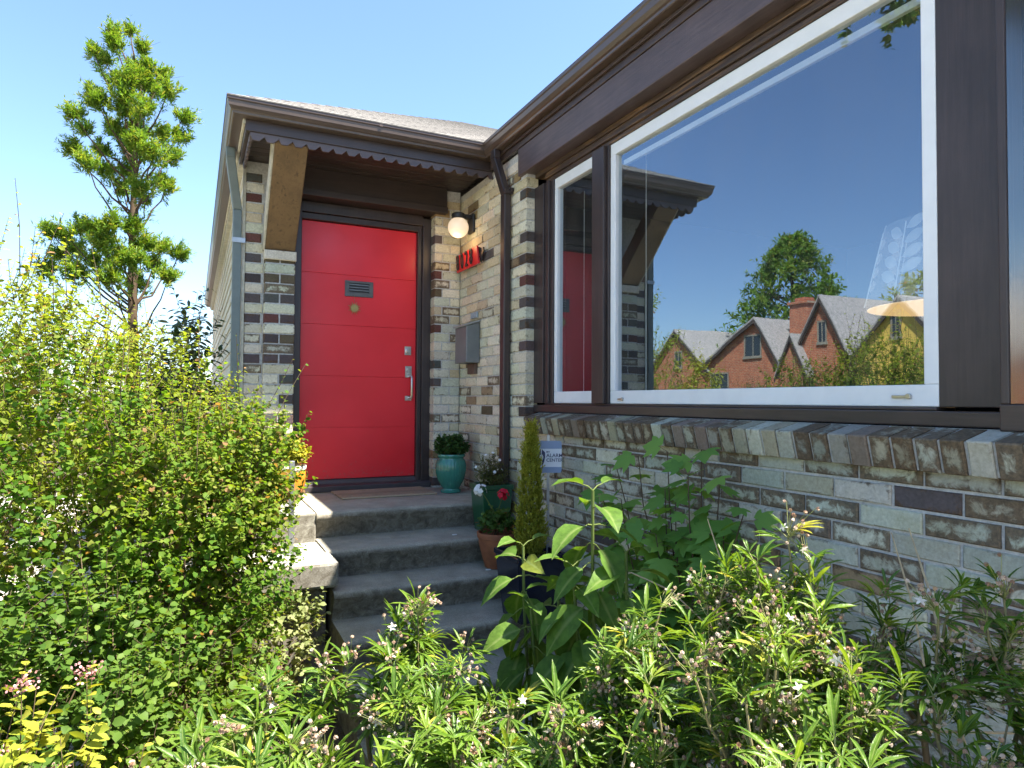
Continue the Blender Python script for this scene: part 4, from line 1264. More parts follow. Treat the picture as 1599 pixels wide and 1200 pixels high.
def shrub(name, label, cat, base, blobs, ntwig, tlen, per, ll, tmpl, mat, group=None, up=0.55, nstem=26, wild=0, spread=0.85, shell=0.55, wfac=1.0, zmin=0.03, stem_r=0.0085):
    root = thing(name, label, cat, base, group)
    F, S = Foliage(), Foliage()
    p, d = pick_in(blobs, ntwig, shell)
    ok = p[:, 2] > zmin + 0.05
    p, d = p[ok], d[ok]
    n = len(p)
    L = tlen * rng.uniform(0.55, 1.35, n)
    dirn = unit(d + np.array([0, 0, up]) + rng.normal(size=(n, 3)) * 0.35)
    st = p - dirn * L[:, None] * 0.8
    st[:, 2] = np.maximum(st[:, 2], zmin)
    cl = (np.sin(p[:, 0] * 5.1 + 1.3) + np.sin(p[:, 1] * 4.3) + np.sin(p[:, 2] * 6.2)) / 6 + 0.25
    twig_leaves(F, st, dirn, L, per, ll, tmpl, up, spread, wfac, np.clip(cl + rng.normal(size=n) * 0.08, 0, 0.5), S)
    # main stems
    for i in rng.choice(n, min(nstem, n), replace=False):
        b = np.array(base, float) + np.array([rng.normal() * 0.10, rng.normal() * 0.10, 0]) * (stem_r / 0.0085)
        q = curve3(b, st[i], np.array([0, 0, 0.12]), 6, 0.012)
        S.tube(q, stem_r, stem_r * 0.26, 5, rng.random())
    # long shoots that stand proud of the outline
    if wild:
        idx = rng.choice(np.where(d[:, 2] > 0.15)[0], wild)
        ws = p[idx]; wd = unit(d[idx] * 0.5 + np.array([0, 0, 1.1]) + rng.normal(size=(wild, 3)) * 0.25)
        wl = rng.uniform(0.14, 0.36, wild)
        twig_leaves(F, ws, wd, wl, 9, ll * 0.8, tmpl, 0.3, 0.8, wfac, np.full(wild, 0.4), S, 0.0022)
    S.build("stem", BARK, root)
    F.build("foliage", mat, root)
    return root, F, S, p, d

# big hedge shrubs on the left
shrub("hedge_shrub", "dense small-leaved green shrub crowding the handrail at the left of the steps", "shrub", (-0.05, 3.25, 0),
      [((-0.05, 3.15, 0.85), (0.50, 0.50, 0.86)), ((0.17, 3.35, 1.28), (0.29, 0.34, 0.42)), ((0.0, 3.2, 1.25), (0.36, 0.40, 0.48)), ((-0.45, 3.05, 1.0), (0.5, 0.50, 0.88)), ((0.27, 3.38, 1.10), (0.23, 0.28, 0.34)), ((0.10, 3.25, 0.7), (0.26, 0.28, 0.5)), ((0.30, 3.40, 1.36), (0.20, 0.25, 0.32))],
      2300, 0.15, 14, 0.031, T_ROUND, L_HEDGE, "hedge shrubs along the left side", wild=60)
shrub("hedge_shrub", "tallest pale green shrub at the left edge with long loose shoots above the hedge", "shrub", (-1.05, 3.45, 0),
      [((-0.75, 3.35, 1.15), (0.62, 0.65, 1.10)), ((-1.3, 3.5, 1.2), (0.8, 0.75, 1.12)), ((-0.55, 3.6, 1.55), (0.45, 0.45, 0.68)), ((-0.12, 3.85, 1.45), (0.42, 0.36, 0.62)), ((0.22, 3.9, 1.2), (0.25, 0.25, 0.5))],
      2700, 0.19, 13, 0.034, T_SMALL, L_HEDGE2, "hedge shrubs along the left side", wild=90)
shrub("hedge_shrub", "low round-leaved green shrub at the lower left in front of the hedge", "shrub", (-0.55, 2.35, 0),
      [((-0.45, 2.35, 0.45), (0.50, 0.42, 0.60)), ((-0.85, 2.2, 0.55), (0.5, 0.45, 0.66)), ((-0.02, 2.55, 0.40), (0.36, 0.36, 0.55)), ((-0.62, 2.6, 0.85), (0.36, 0.32, 0.36)), ((-0.3, 2.62, 0.75), (0.34, 0.3, 0.34))],
      1300, 0.15, 12, 0.036, T_ROUND, L_ROUND, "hedge shrubs along the left side", wild=14)
shrub("tall_shrub", "yellow-green sunlit shrub with lance leaves behind the hedge, below the cedar", "shrub", (-1.8, 8.0, 0),
      [((-1.2, 8.0, 1.7), (0.75, 0.5, 1.10)), ((-2.2, 8.4, 1.8), (0.9, 0.6, 1.2)), ((-0.6, 7.8, 1.6), (0.5, 0.4, 0.95))],
      900, 0.28, 11, 0.075, T_LANCE, L_HEDGE2, None, wild=60, spread=0.7)
shrub("laurel_bush", "dark glossy laurel bush in the shade beside the left downspout", "bush", (-0.02, 6.3, 0),
      [((-0.02, 6.2, 1.35), (0.30, 0.45, 1.10)), ((-0.22, 6.5, 1.2), (0.3, 0.4, 0.95))],
      420, 0.26, 10, 0.105, T_LANCE, L_DARK, None, wild=26, spread=0.75)
shrub("euonymus", "small round-leaved creeping plant with pale edges spilling over the concrete cheek", "plant", (0.42, 3.55, 0),
      [((0.42, 3.52, 0.42), (0.20, 0.16, 0.30)), ((0.55, 3.56, 0.52), (0.12, 0.10, 0.20)), ((0.22, 3.4, 0.30), (0.22, 0.2, 0.3))],
      210, 0.11, 8, 0.036, T_ROUND, leaf_mat("pale_round_leaf", [(0.0, (0.10, 0.14, 0.04)), (0.5, (0.22, 0.26, 0.10)), (1.0, (0.36, 0.36, 0.18))], 0.35, 0.5), None, nstem=14)

# golden spirea with pink heads
sp, F, S, p, d = shrub("spirea", "golden-leaved spirea with small pink flower heads in the bottom left corner", "shrub", (-0.32, 1.55, 0),
      [((-0.30, 1.55, 0.70), (0.26, 0.24, 0.38)), ((-0.52, 1.6, 0.68), (0.25, 0.25, 0.38)), ((-0.15, 1.55, 0.58), (0.2, 0.2, 0.36))],
      420, 0.12, 11, 0.036, T_SMALL, L_GOLD, None, nstem=22)
FL = Foliage()
top = np.where(d[:, 2] > 0.35)[0]
for i in rng.choice(top, 16, replace=False):
    c = p[i] + np.array([0, 0, 0.03]); k = 60
    q = rng.normal(size=(k, 3)) * np.array([0.016, 0.016, 0.008])
    FL.leaves(*T_DISC, c + q, rand_dir(k), rand_dir(k), 0.006, 0.006)
FL.build("flower", PETALP, sp)

# ---- the tall young cedar
cedar = thing("cedar_tree", "tall young cedar with tufted bright green branches against the sky at the left", "tree", (-0.66, 9.0, 0))
CL = [(178,57,.9),(203,52,.5),(223,83,.7),(143,87,.6),(163,100,.9),(208,110,.8),(232,108,.6),(253,123,1),(183,133,1.1),(143,153,1),(240,143,1.1),(263,153,1),(157,167,1),(197,180,1.2),(227,177,1.1),(113,183,.9),(290,190,1),(127,207,.9),(180,207,1),(217,207,1.2),(253,217,1.1),(283,220,.9),(110,237,1),(157,240,1),(207,247,1.3),(240,250,1.3),(270,250,1),(133,260,1),(167,273,1),(200,273,1.2),(250,287,1),(190,300,1),(217,303,1.1),(260,297,.9),(228,318,.5),(180,78,.8),(205,130,1.0),(225,130,1.0),(190,155,1.1),(215,230,1.2),(195,225,1.1),
      (73,367,.9),(100,373,1.1),(127,360,1.1),(147,367,1.2),(113,393,1.2),(160,387,1.3),(187,403,1.3),(173,357,1.1),(207,363,1),(227,390,1.2),(253,393,1.1),(283,403,1),(147,413,1.3),(87,403,1.1),(205,415,1.3),(240,420,1.2),(120,430,1.3),(170,440,1.4),(70,430,1.1),(215,450,1.3),(265,440,1.0)]
def cam_ray(px, py):
    d = CAMF + CAMR * ((px - 799.5) / 1033.9) - CAMU * ((py - 600) / 1033.9)
    return d
F, S = Foliage(), Foliage()
trunk_y = 9.0
ctr = []
for ppx, ppy, s in CL:
    d = cam_ray(ppx, ppy); low = ppy > 340
    yy = trunk_y + rng.uniform(-0.55, 0.55) * (1.5 if low else 1.0) * (0.35 + 0.65 * min(1, (ppy - 30) / 200))
    tt = yy / d.y
    xx = d.x * tt; xx = -0.66 + (xx + 0.66) * 0.93
    ctr.append((xx, yy, 1.65 + d.z * tt, s))
tr = np.array([(-0.66 + 0.03 * math.sin(z * 1.3), 9.0 + 0.03 * math.cos(z), z) for z in np.linspace(0, 6.0, 26)])
S.tube(tr, 0.085, 0.008, 9, 0.35)
for x, y, z, s in ctr:
    c = np.array([x, y, z])
    zb = max(0.8, z - 0.35 - 0.35 * abs(x + 0.66) - rng.uniform(0, 0.25))
    tb = np.array([-0.66, 9.0, zb])
    br = curve3(tb, c, np.array([0, 0, -0.12]), 6, 0.015)
    S.tube(br, 0.016, 0.005, 5, 0.3)
    # sprays: short twigs radiating up and out from the branch end, plus needles along the limb
    out = unit((c - tb) * np.array([1, 1, 0.4]) + 1e-6)
    k = int(38 * s)
    st = c + rng.normal(size=(k, 3)) * np.array([0.045, 0.045, 0.040]) * s
    dr = unit(out * 0.8 + np.array([0, 0, 0.75]) + rng.normal(size=(k, 3)) * 0.55)
    L = rng.uniform(0.06, 0.15, k) * (0.8 + 0.3 * s)
    twig_leaves(F, st, dr, L, 22, 0.080, T_NEEDLE, 0.4, 0.55, 1.0, np.clip(rng.normal(0.28, 0.14, k), 0, 0.5))
    kk = 5
    sel = br[rng.integers(2, 6, kk)] + rng.normal(size=(kk, 3)) * 0.02
    twig_leaves(F, sel, unit(out + np.array([0, 0, .3]) + rng.normal(size=(kk, 3)) * 0.7), rng.uniform(0.08, 0.2, kk), 14, 0.07, T_NEEDLE, 0.2, 0.6, 1.0, np.full(kk, 0.15))
    if rng.random() < 0.45:
        e = c + unit(rng.normal(size=3) + np.array([0, 0, 0.4])) * 0.28
        S.tube(np.vstack([c, (c + e) / 2 + rng.normal(size=3) * 0.01, e]), 0.003, 0.001, 3, 0.4)
S.build("trunk", BARK, cedar)
F.build("crown", L_CON, cedar)

# a leafy tree at the far left edge
shrub("leafy_tree", "loose leafy tree whose tips show at the far left edge beyond the hedge", "tree", (-5.6, 15.0, 0),
      [((-5.6, 15.0, 4.2), (1.9, 1.3, 1.7)), ((-5.0, 14.6, 3.0), (1.9, 1.2, 1.5)), ((-4.6, 14.8, 3.6), (1.2, 0.9, 1.1))], 700, 0.5, 12, 0.12, T_LANCE, L_HEDGE2, None, wild=40, nstem=40)

# ---- foreground choisya-like shrubs
def star_shrub(label, base, heads, group, leaf=0.060, seed=0, flowers=0.8):
    root = thing("star_flowered_shrub", label, "shrub", base, group)
    F, S, FLW, BUD = Foliage(), Foliage(), Foliage(), Foliage()
    b0 = np.array(base, float)
    for (hx, hy, hz, spread, n) in heads:
        hub = np.array([hx, hy, hz - 0.22 - 0.5 * spread])
        q = curve3(b0 + np.array([rng.normal() * .05, rng.normal() * .05, 0]), hub, np.array([0, 0, -0.05]), 6, 0.012)
        S.tube(q, 0.009, 0.0055, 6, 0.55)
        for k in range(n):
            a = rng.uniform(0, 2 * math.pi); rr = spread * math.sqrt(rng.random())
            tip = np.array([hx + rr * math.cos(a), hy + rr * math.sin(a), hz - 0.55 * rr * rr / max(spread, 0.05) - rng.uniform(0, 0.16) ** 1.0])
            p = curve3(hub + rng.normal(size=3) * 0.015, tip, np.array([0.0, 0, -0.02]) + 0.25 * (tip - hub) * np.array([1, 1, 0]), 7, 0.003)
            S.tube(p, 0.0036, 0.0018, 5, 0.62)
            ax = unit(unit(p[-1] - p[-2]) + rng.normal(size=3) * 0.22)
            # opposite pairs of palmate leaves up the shoot, a rosette at its end
            nodes = []
            for w in np.sort(rng.uniform(0.35, 0.97, int(rng.integers(4, 8)))): nodes.append((p[int(w * 6)] * (1 - (w * 6 % 1)) + p[min(6, int(w * 6) + 1)] * (w * 6 % 1), 2, 0.75))
            nodes.append((p[-1], int(rng.integers(2, 4)), rng.uniform(0.4, 0.7))); nodes.append((p[-1] + ax * 0.008, 2, 0.35))
            for pos, cnt, out in nodes:
                ph = rng.uniform(0, 6.28)
                e1 = unit(np.cross(ax, [0.3, 0.2, 1.0])); e2 = np.cross(ax, e1)
                for c in range(cnt):
                    an = ph + 2 * math.pi * c / cnt
                    od = unit(ax * (1 - out) + (e1 * math.cos(an) + e2 * math.sin(an)) * out + rng.normal(size=3) * 0.30 + np.array([0, 0, 0.12]))
                    pet = pos + od * rng.uniform(0.010, 0.02)
                    S.tube(np.vstack([pos, (pos + pet) / 2, pet]), 0.0011, 0.0009, 3, 0.9)
                    sd_ = unit(np.cross(od, ax) + 1e-6)
                    m_ = rng.integers(3, 6)
                    fan = np.linspace(-0.85, 0.85, m_) + rng.normal(size=m_) * 0.08
                    ld = od[None] * np.cos(fan)[:, None] + sd_[None] * np.sin(fan)[:, None]
                    LL = leaf * rng.uniform(0.55, 1.35) * (1 - 0.25 * np.abs(fan)) * rng.uniform(0.85, 1.1, m_)
                    rb = np.clip(rng.normal(0.42, 0.18) + rng.normal(size=m_) * 0.08, 0, 1)
                    if rng.random() < 0.015: rb[:] = 0.98
                    F.leaves(*T_STRAP, np.repeat(pet[None], m_, 0), ld, np.repeat((ax + np.array([0, 0, .6]))[None], m_, 0) + rng.normal(size=(m_, 3)) * 0.2, LL, LL * rng.uniform(0.9, 1.15), rb)
            if rng.random() < flowers:
                # a loose cluster of small fading flowers just under the rosette
                fc = int(rng.integers(8, 20)); at = p[int(rng.integers(4, 7))]
                cd = unit(ax + rng.normal(size=3) * 0.6 + np.array([-0.25, -0.3, 0.35]))
                for _ in range(fc):
                    e = at + cd * rng.uniform(0.03, 0.07) * (leaf / 0.055) + rng.normal(size=3) * 0.013
                    S.tube(np.vstack([at, (at + e) / 2 + rng.normal(size=3) * 0.003, e]), 0.0008, 0.0006, 3, 0.95)
                    fresh = rng.random() < 0.03
                    kk = 5
                    fd = unit(rng.normal(size=3) + cd); f1 = unit(np.cross(fd, rng.normal(size=3))); f2 = np.cross(fd, f1)
                    an = np.arange(kk) * 2 * math.pi / kk
                    droop = 0.15 if fresh else 1.3
                    pd = (f1[None] * np.cos(an)[:, None] + f2[None] * np.sin(an)[:, None]) - fd[None] * (-0.1 if fresh else droop)
                    r_ = rng.uniform(0.85, 1.0, kk) if fresh else rng.uniform(0.0, 0.8) + rng.uniform(-.1, .1, kk)
                    FLW.leaves(*T_SMALL, np.repeat(e[None], kk, 0), pd, np.repeat(fd[None], kk, 0), (0.0115 if fresh else 0.0085) * leaf / 0.055, 0.009 * leaf / 0.055, np.clip(r_, 0, 1))
    S.build("stem", GREENSTEM if False else leaf_mat("pale_stem", [(0.0, (0.10, 0.07, 0.04)), (0.55, (0.20, 0.15, 0.09)), (0.7, (0.22, 0.22, 0.09)), (1.0, (0.26, 0.28, 0.10))], 0.05, 0.6, 0.3, (1, 1, 1)), root)
    F.build("foliage", L_CHOI, root)
    if FLW.V: FLW.build("flower", PETALW, root)
    return root
GS = "white-flowered narrow-leaved shrubs in the foreground bed"
star_shrub("narrow-leaved shrub with faded white flowers standing in front of the lowest steps", (0.50, 1.50, 0),
           [(0.40, 1.66, 1.13, 0.12, 9), (0.55, 1.64, 1.13, 0.12, 9), (0.50, 1.44, 1.04, 0.16, 14), (0.62, 1.48, 1.00, 0.14, 10), (0.40, 1.42, 0.98, 0.14, 10), (0.58, 1.30, 0.92, 0.16, 12), (0.45, 1.25, 0.86, 0.15, 10)], GS)
star_shrub("sparse narrow-leaved shrub at the lower left, left of the one before the steps", (0.12, 1.45, 0),
           [(0.16, 1.60, 1.02, 0.10, 6), (0.06, 1.42, 1.03, 0.12, 7), (0.20, 1.44, 0.97, 0.13, 9), (-0.02, 1.32, 0.98, 0.10, 6), (0.20, 1.28, 0.90, 0.14, 9), (0.08, 1.22, 0.86, 0.12, 8), (0.31, 1.36, 0.92, 0.11, 9), (0.31, 1.20, 0.84, 0.12, 9)], GS, 0.066)
star_shrub("leafy narrow-leaved shrub with white flower clusters at the bottom centre below the broad-leaved plant", (0.68, 0.96, 0),
           [(0.776, 1.088, 1.282, 0.101, 10), (0.688, 1.040, 1.202, 0.118, 11), (0.784, 0.992, 1.226, 0.118, 11), (0.624, 0.928, 1.130, 0.134, 12), (0.736, 0.848, 1.170, 0.126, 11), (0.608, 0.784, 1.114, 0.118, 10), (0.560, 1.024, 1.090, 0.118, 10)], GS, 0.050, 0, 0.9)
star_shrub("tallest narrow-leaved shrub with beige faded blooms against the brick wall under the window", (0.84, 0.77, 0),
           [(0.868, 0.924, 1.412, 0.066, 9), (0.931, 0.812, 1.426, 0.073, 11), (0.854, 0.826, 1.370, 0.096, 12), (0.952, 0.756, 1.349, 0.088, 9), (0.770, 0.756, 1.314, 0.103, 12), (0.840, 0.686, 1.300, 0.103, 12), (0.714, 0.658, 1.251, 0.103, 11), (0.644, 0.574, 1.251, 0.088, 10)], GS, 0.043, 0, 0.98)
star_shrub("thin twiggy narrow-leaved shrub in the bottom right corner by the wall", (1.08, 0.58, 0),
           [(1.072, 0.688, 1.370, 0.067, 6), (1.120, 0.576, 1.394, 0.067, 6), (1.008, 0.560, 1.274, 0.101, 7), (0.880, 0.528, 1.226, 0.101, 8), (1.040, 0.480, 1.242, 0.084, 6), (0.816, 0.480, 1.178, 0.084, 8)], GS, 0.045, 0, 0.95)
# shaded leafy undergrowth below them
shrub("ground_cover", "low dark leafy cover filling the bed under the foreground shrubs", "ground cover", (0.8, 1.4, 0),
      [((0.3, 1.5, 0.35), (0.5, 0.5, 0.42)), ((0.9, 1.2, 0.4), (0.5, 0.5, 0.45)), ((1.4, 1.0, 0.4), (0.45, 0.5, 0.45)), ((1.3, 1.7, 0.3), (0.4, 0.5, 0.4))],
      620, 0.18, 9, 0.055, T_LANCE, L_HEDGE, None, nstem=20)

# ---- broad-leaved plants
def broad_plant(label, stems, leaf, seed, group):
    root = thing("broad_leaved_plant", label, "plant", (stems[0][0][0], stems[0][0][1], 0), group)
    F, S = Foliage(), Foliage()
    for b, t, nn in stems:
        p = curve3(b, t, np.array([0.02, -0.02, 0.0]), 8, 0.004)
        S.tube(p, 0.0075, 0.004, 7, 0.5)
        for i in range(nn):
            w = 0.30 + 0.70 * ((i + 1) / nn) ** 0.65
            k = w * 7; i0 = min(6, int(k)); pos = p[i0] * (1 - (k - i0)) + p[i0 + 1] * (k - i0)
            for sgn in (0, math.pi):
                a = i * 1.57 + sgn + rng.normal() * 0.25
                topness = (w - 0.30) / 0.70
                hang = 0.85 * (1 - 0.8 * topness ** 6) * rng.uniform(0.6, 1.2)
                od = unit(np.array([math.cos(a), math.sin(a), -hang + 0.7 * topness ** 9]))
                upn = np.array([math.cos(a) * hang * 1.3, math.sin(a) * hang * 1.3, 0.8]) + rng.normal(size=3) * 0.25
                pe = pos + od * 0.035
                S.tube(np.vstack([pos, (pos + pe) / 2 + [0, 0, .004], pe]), 0.0022, 0.0016, 4, 0.8)
                L = leaf * rng.uniform(0.75, 1.15) * (1 - 0.40 * topness ** 8)
                r_ = np.array([min(1, max(0, rng.normal(0.35 + 0.35 * topness ** 3, 0.14)))])  # yellower towards the top: sunlight on the upper leaves put into their colour
                F.leaves(*T_BIG, pe[None], od[None], upn[None], L, L * rng.uniform(0.85, 1.1), r_)
    S.build("stem", GREENSTEM, root); F.build("foliage", L_BIG, root)
    return root
GB = "broad-leaved plants beside the steps"
broad_plant("taller broad-leaved plant with top leaves tinted a sunlit yellow in front of the brick wall", [((0.93, 1.47, 0), (0.935, 1.46, 1.42), 15), ((0.95, 1.42, 0), (0.99, 1.39, 1.27), 12), ((0.93, 1.45, 0), (0.90, 1.50, 1.22), 11)], 0.135, 1, GB)
broad_plant("shorter broad-leaved plant in front of the navy planter", [((0.88, 1.75, 0), (0.89, 1.77, 1.22), 13), ((0.92, 1.71, 0), (0.96, 1.68, 1.10), 11), ((0.90, 1.70, 0), (0.86, 1.66, 1.07), 10)], 0.130, 2, GB)

# ---- lobed-leaf plant against the wall
tree_p = thing("lobed_leaf_plant", "bright green plant with jagged lobed leaves against the brick wall under the sill", "plant", (1.72, 2.10, 0))
F, S = Foliage(), Foliage()
for t in [(1.74, 2.16, 1.45), (1.76, 1.98, 1.47), (1.70, 2.30, 1.42), (1.74, 1.86, 1.36), (1.70, 2.06, 1.26), (1.66, 2.18, 1.10), (1.76, 1.92, 1.18), (1.70, 2.46, 1.36), (1.70, 1.80, 1.20), (1.72, 2.02, 1.02), (1.76, 2.2, 1.30), (1.66, 1.94, 1.38), (1.72, 1.72, 1.28), (1.70, 1.66, 1.16), (1.66, 2.52, 1.24), (1.64, 2.34, 1.24), (1.68, 1.76, 1.06), (1.62, 2.08, 1.14)]:
    b = np.array([1.74 + rng.normal() * .03, 2.08 + rng.normal() * .04, 0])
    p = curve3(b, np.array(t), np.array([0.03, 0, 0.05]), 8, 0.006)
    S.tube(p, 0.006, 0.002, 5, 0.4)
    k = 13
    for i in range(k):
        w = 0.55 + 0.45 * i / (k - 1); q = w * 7; i0 = min(6, int(q)); pos = p[i0] * (1 - (q - i0)) + p[i0 + 1] * (q - i0)
        a = rng.uniform(0, 6.28); od = unit(np.array([math.cos(a) - 0.25, math.sin(a), rng.uniform(-0.1, 0.5)]))
        pe = pos + od * rng.uniform(0.03, 0.07)
        pe[0] = min(pe[0], 1.90)
        S.tube(np.vstack([pos, (pos + pe) / 2, pe]), 0.0013, 0.001, 3, 0.6)
        ld = unit(od + np.array([-0.15, 0, -0.35]) + rng.normal(size=3) * 0.25)
        L = rng.uniform(0.06, 0.11)
        F.leaves(*T_LOBED, pe[None], ld[None], np.array([[-0.5 + rng.normal() * .3, -0.3 + rng.normal() * .3, 0.9]]), L, L, np.array([rng.random()]))
S.build("stem", BARK, tree_p); F.build("foliage", L_LOBE, tree_p)

# ---- dwarf conifer in the navy planter
arb = thing("dwarf_conifer", "narrow pointed yellow-green dwarf conifer growing in the navy planter", "conifer", (cx_, cy_, cz_ + 0.33))
F, S = Foliage(), Foliage()
h0, h1 = cz_ + 0.34, 1.535
S.tube([(cx_, cy_, h0), (cx_ + .005, cy_, (h0 + h1) / 2), (cx_, cy_, h1 - 0.05)], 0.012, 0.003, 6, 0.3)
nn = 1800
t = rng.random(nn) ** 1.25
ph = rng.uniform(0, 2 * math.pi, nn)
rad_ = 0.106 * (1 - t) ** 0.85 * np.minimum(1, 0.72 + t * 2.5) * (1 + 0.16 * np.sin(ph * 3 + t * 14)) * rng.uniform(0.5, 1.0, nn) + 0.004
st = np.stack([cx_ + rad_ * np.cos(ph) * 0.8, cy_ + rad_ * np.sin(ph) * 0.8, h0 + (h1 - h0 - 0.03) * t], 1)
dr = np.stack([np.cos(ph) * 0.55, np.sin(ph) * 0.55, np.full(nn, 0.9)], 1) + rng.normal(size=(nn, 3)) * 0.25
twig_leaves(F, st, dr, rng.uniform(0.03, 0.06, nn), 16, 0.014, T_SMALL, 0.4, 0.5, 0.8, np.clip(rng.normal(0.25, 0.12, nn) + 0.15 * t, 0, 0.5))
S.build("trunk", BARK, arb); F.build("foliage", L_ARB, arb)
m = MB(); m.box(cx_ - .135, cx_ + .135, cy_ - .135, cy_ + .135, cz_ + 0.29, cz_ + 0.325)
SOIL = simple("potting_soil", (0.030, 0.020, 0.014), 0.95, 0, 0.3, 60, 0.6)

# ---- urn plant: heap of crinkled dark leaves
def potted(name, label, cat, c, r, h, n, tlen, per, ll, tmpl, mat, wf=1.0, up=0.6):
    return shrub(name, label, cat, c, [((c[0], c[1], c[2] + h * 0.45), (r, r, h * 0.55))], n, tlen, per, ll, tmpl, mat, None, up=up, nstem=14, spread=0.75, shell=0.35, wfac=wf, zmin=c[2], stem_r=0.0022)
potted("urn_plant", "heap of dark green crinkled leaves growing in the teal urn", "plant", (ux, uy, uz + 0.262), 0.135, 0.18, 160, 0.06, 9, 0.034, T_LOBED, leaf_mat("dark_crinkled_leaf", [(0.0, (0.022, 0.062, 0.018)), (1.0, (0.065, 0.13, 0.035))], 0.25, 0.5))
potted("amber_pot_plant", "pale yellow-green plant growing in the amber pot", "plant", (ox, oy, oz + 0.222), 0.12, 0.22, 130, 0.07, 9, 0.040, T_ROUND, L_GOLD)
# daisy plant in the square planter: trailing, with small white daisies
dp, F, S, p, d = potted("daisy_plant", "straggly plant with tiny white daisies spilling from the green square planter", "plant", (px, py, pz + 0.268), 0.125, 0.24, 200, 0.08, 10, 0.024, T_LANCE,
      leaf_mat("straggly_leaf", [(0.0, (0.05, 0.075, 0.02)), (0.6, (0.13, 0.14, 0.04)), (1.0, (0.24, 0.18, 0.07))], 0.3, 0.6))
for i in rng.choice(np.where(d[:, 2] > -0.1)[0], 9, replace=False):
    FL = Foliage(); c = p[i] + d[i] * 0.03; k = 11
    an = np.arange(k) * 2 * math.pi / k; f = unit(d[i] + np.array([-.4, -.8, .3])); e1 = unit(np.cross(f, [0, 0, 1])); e2 = np.cross(f, e1)
    FL.leaves(*T_SMALL, np.repeat(c[None], k, 0), e1[None] * np.cos(an)[:, None] + e2[None] * np.sin(an)[:, None], np.repeat(f[None], k, 0), 0.012, 0.008)
    FL.build("flower", PETALWW, dp)
# geraniums
ge, F, S, p, d = potted("geranium", "potted geranium with one white and one red flower head in the terracotta pot", "plant", (gx, gy, gz + 0.20), 0.135, 0.16, 150, 0.07, 6, 0.036, T_DISC,
      leaf_mat("geranium_leaf", [(0.0, (0.045, 0.10, 0.022)), (0.7, (0.12, 0.19, 0.045)), (0.93, (0.22, 0.17, 0.06)), (1.0, (0.25, 0.10, 0.05))], 0.3, 0.55))
def head(c, mat, name, r=0.034, k=12, label=None):
    F_, S_ = Foliage(), Foliage()
    c = np.array(c)
    for q in rand_dir(k) * r * np.array([1, 1, 0.7]):
        an = np.arange(5) * 2 * math.pi / 5 + rng.random(); f = unit(q + np.array([-.01, -.02, .015])); e1 = unit(np.cross(f, [0.1, 0.2, 1])); e2 = np.cross(f, e1)
        F_.leaves(*T_ROUND, np.repeat((c + q)[None], 5, 0), e1[None] * np.cos(an)[:, None] + e2[None] * np.sin(an)[:, None] + f * 0.2, np.repeat(f[None], 5, 0), 0.019, 0.022)
    b = np.array([gx + rng.normal() * .02, gy, gz + 0.24])
    for o_ in (0, 0.01):
        S_.tube(curve3(b + o_, c - [0, 0, .01], np.array([0.01, 0, .02]), 5), 0.002, 0.0016, 4, 0.8)
    fl = F_.build(name, mat, ge, label=label); S_.build("flower_stalk", GREENSTEM, fl)
head((1.635, 3.84, 1.095), PETALWW, "flower_head", 0.040, 13, "white flower head")
head((1.765, 3.80, 1.065), PETALR, "flower_head", 0.036, 12, "red flower head")
MB().box(0, 0, 0, 0, 0, 0)

# ---- dry stalks and fallen petals
STRAW = simple("dry_straw", (0.42, 0.32, 0.18), 0.7, 0, 0.15, 40)
for lab, pts in (("dry arching straw stem looping in front of the broad-leaved plants", [(1.06, 1.60, 0.95), (1.05, 1.60, 1.08), (1.07, 1.60, 1.15), (1.13, 1.56, 1.165), (1.22, 1.50, 1.12), (1.30, 1.44, 1.03), (1.33, 1.40, 0.93)]),
                 ("straight dry straw stem leaning in front of the tallest foreground shrub", [(1.16, 1.14, 1.08), (1.14, 1.19, 1.22), (1.12, 1.24, 1.37)]),
                 ("dark dried seed stalk leaning against the wall at the lower right", [(1.36, 0.86, 1.06), (1.40, 0.92, 1.22), (1.42, 0.98, 1.36)]),
                 ("thick bare brown twig rising from the corner shrub toward the sill", [(1.16, 0.64, 0.95), (1.20, 0.72, 1.15), (1.27, 0.80, 1.29), (1.30, 0.86, 1.40)]),
                 ("forked pale bare twig at the right edge beside the corner shrub", [(1.22, 0.60, 0.98), (1.26, 0.64, 1.18), (1.31, 0.66, 1.30)]),
                 ("orange-brown dead blade at the lower right corner", [(1.02, 0.56, 1.00), (1.06, 0.575, 1.10), (1.09, 0.57, 1.20)]),
                 ("pale bare twig lying across the shrubs at the bottom right", [(1.30, 0.62, 1.10), (1.12, 0.76, 1.08), (0.96, 0.84, 1.06)])):
    m = MB(); m.tube(pts, [0.0024] * (len(pts) - 1) + [0.0012], 6)
    tag(m.build("dry_stalk", STRAW, None, smooth=True), lab, "dry stem", "dry stalks in the foreground bed")
for lab, (x, y, z) in (("white fallen petal on the second step near the terracotta pot", (1.55, 4.08, 0.7765)), ("white fallen petal on the third step by the terracotta pot", (1.66, 3.78, 0.6065))):
    m = MB(); a = [(x + 0.017 * math.cos(t), y + 0.012 * math.sin(t) + 0.003 * math.sin(3 * t)) for t in np.linspace(0, 6.28, 10)[:-1]]
    m.prism(a, 'Z', z, z + 0.003)
    tag(m.build("petal", simple("petal_white", (0.8, 0.8, 0.78), 0.6), None), lab, "petal", "fallen petals on the steps")

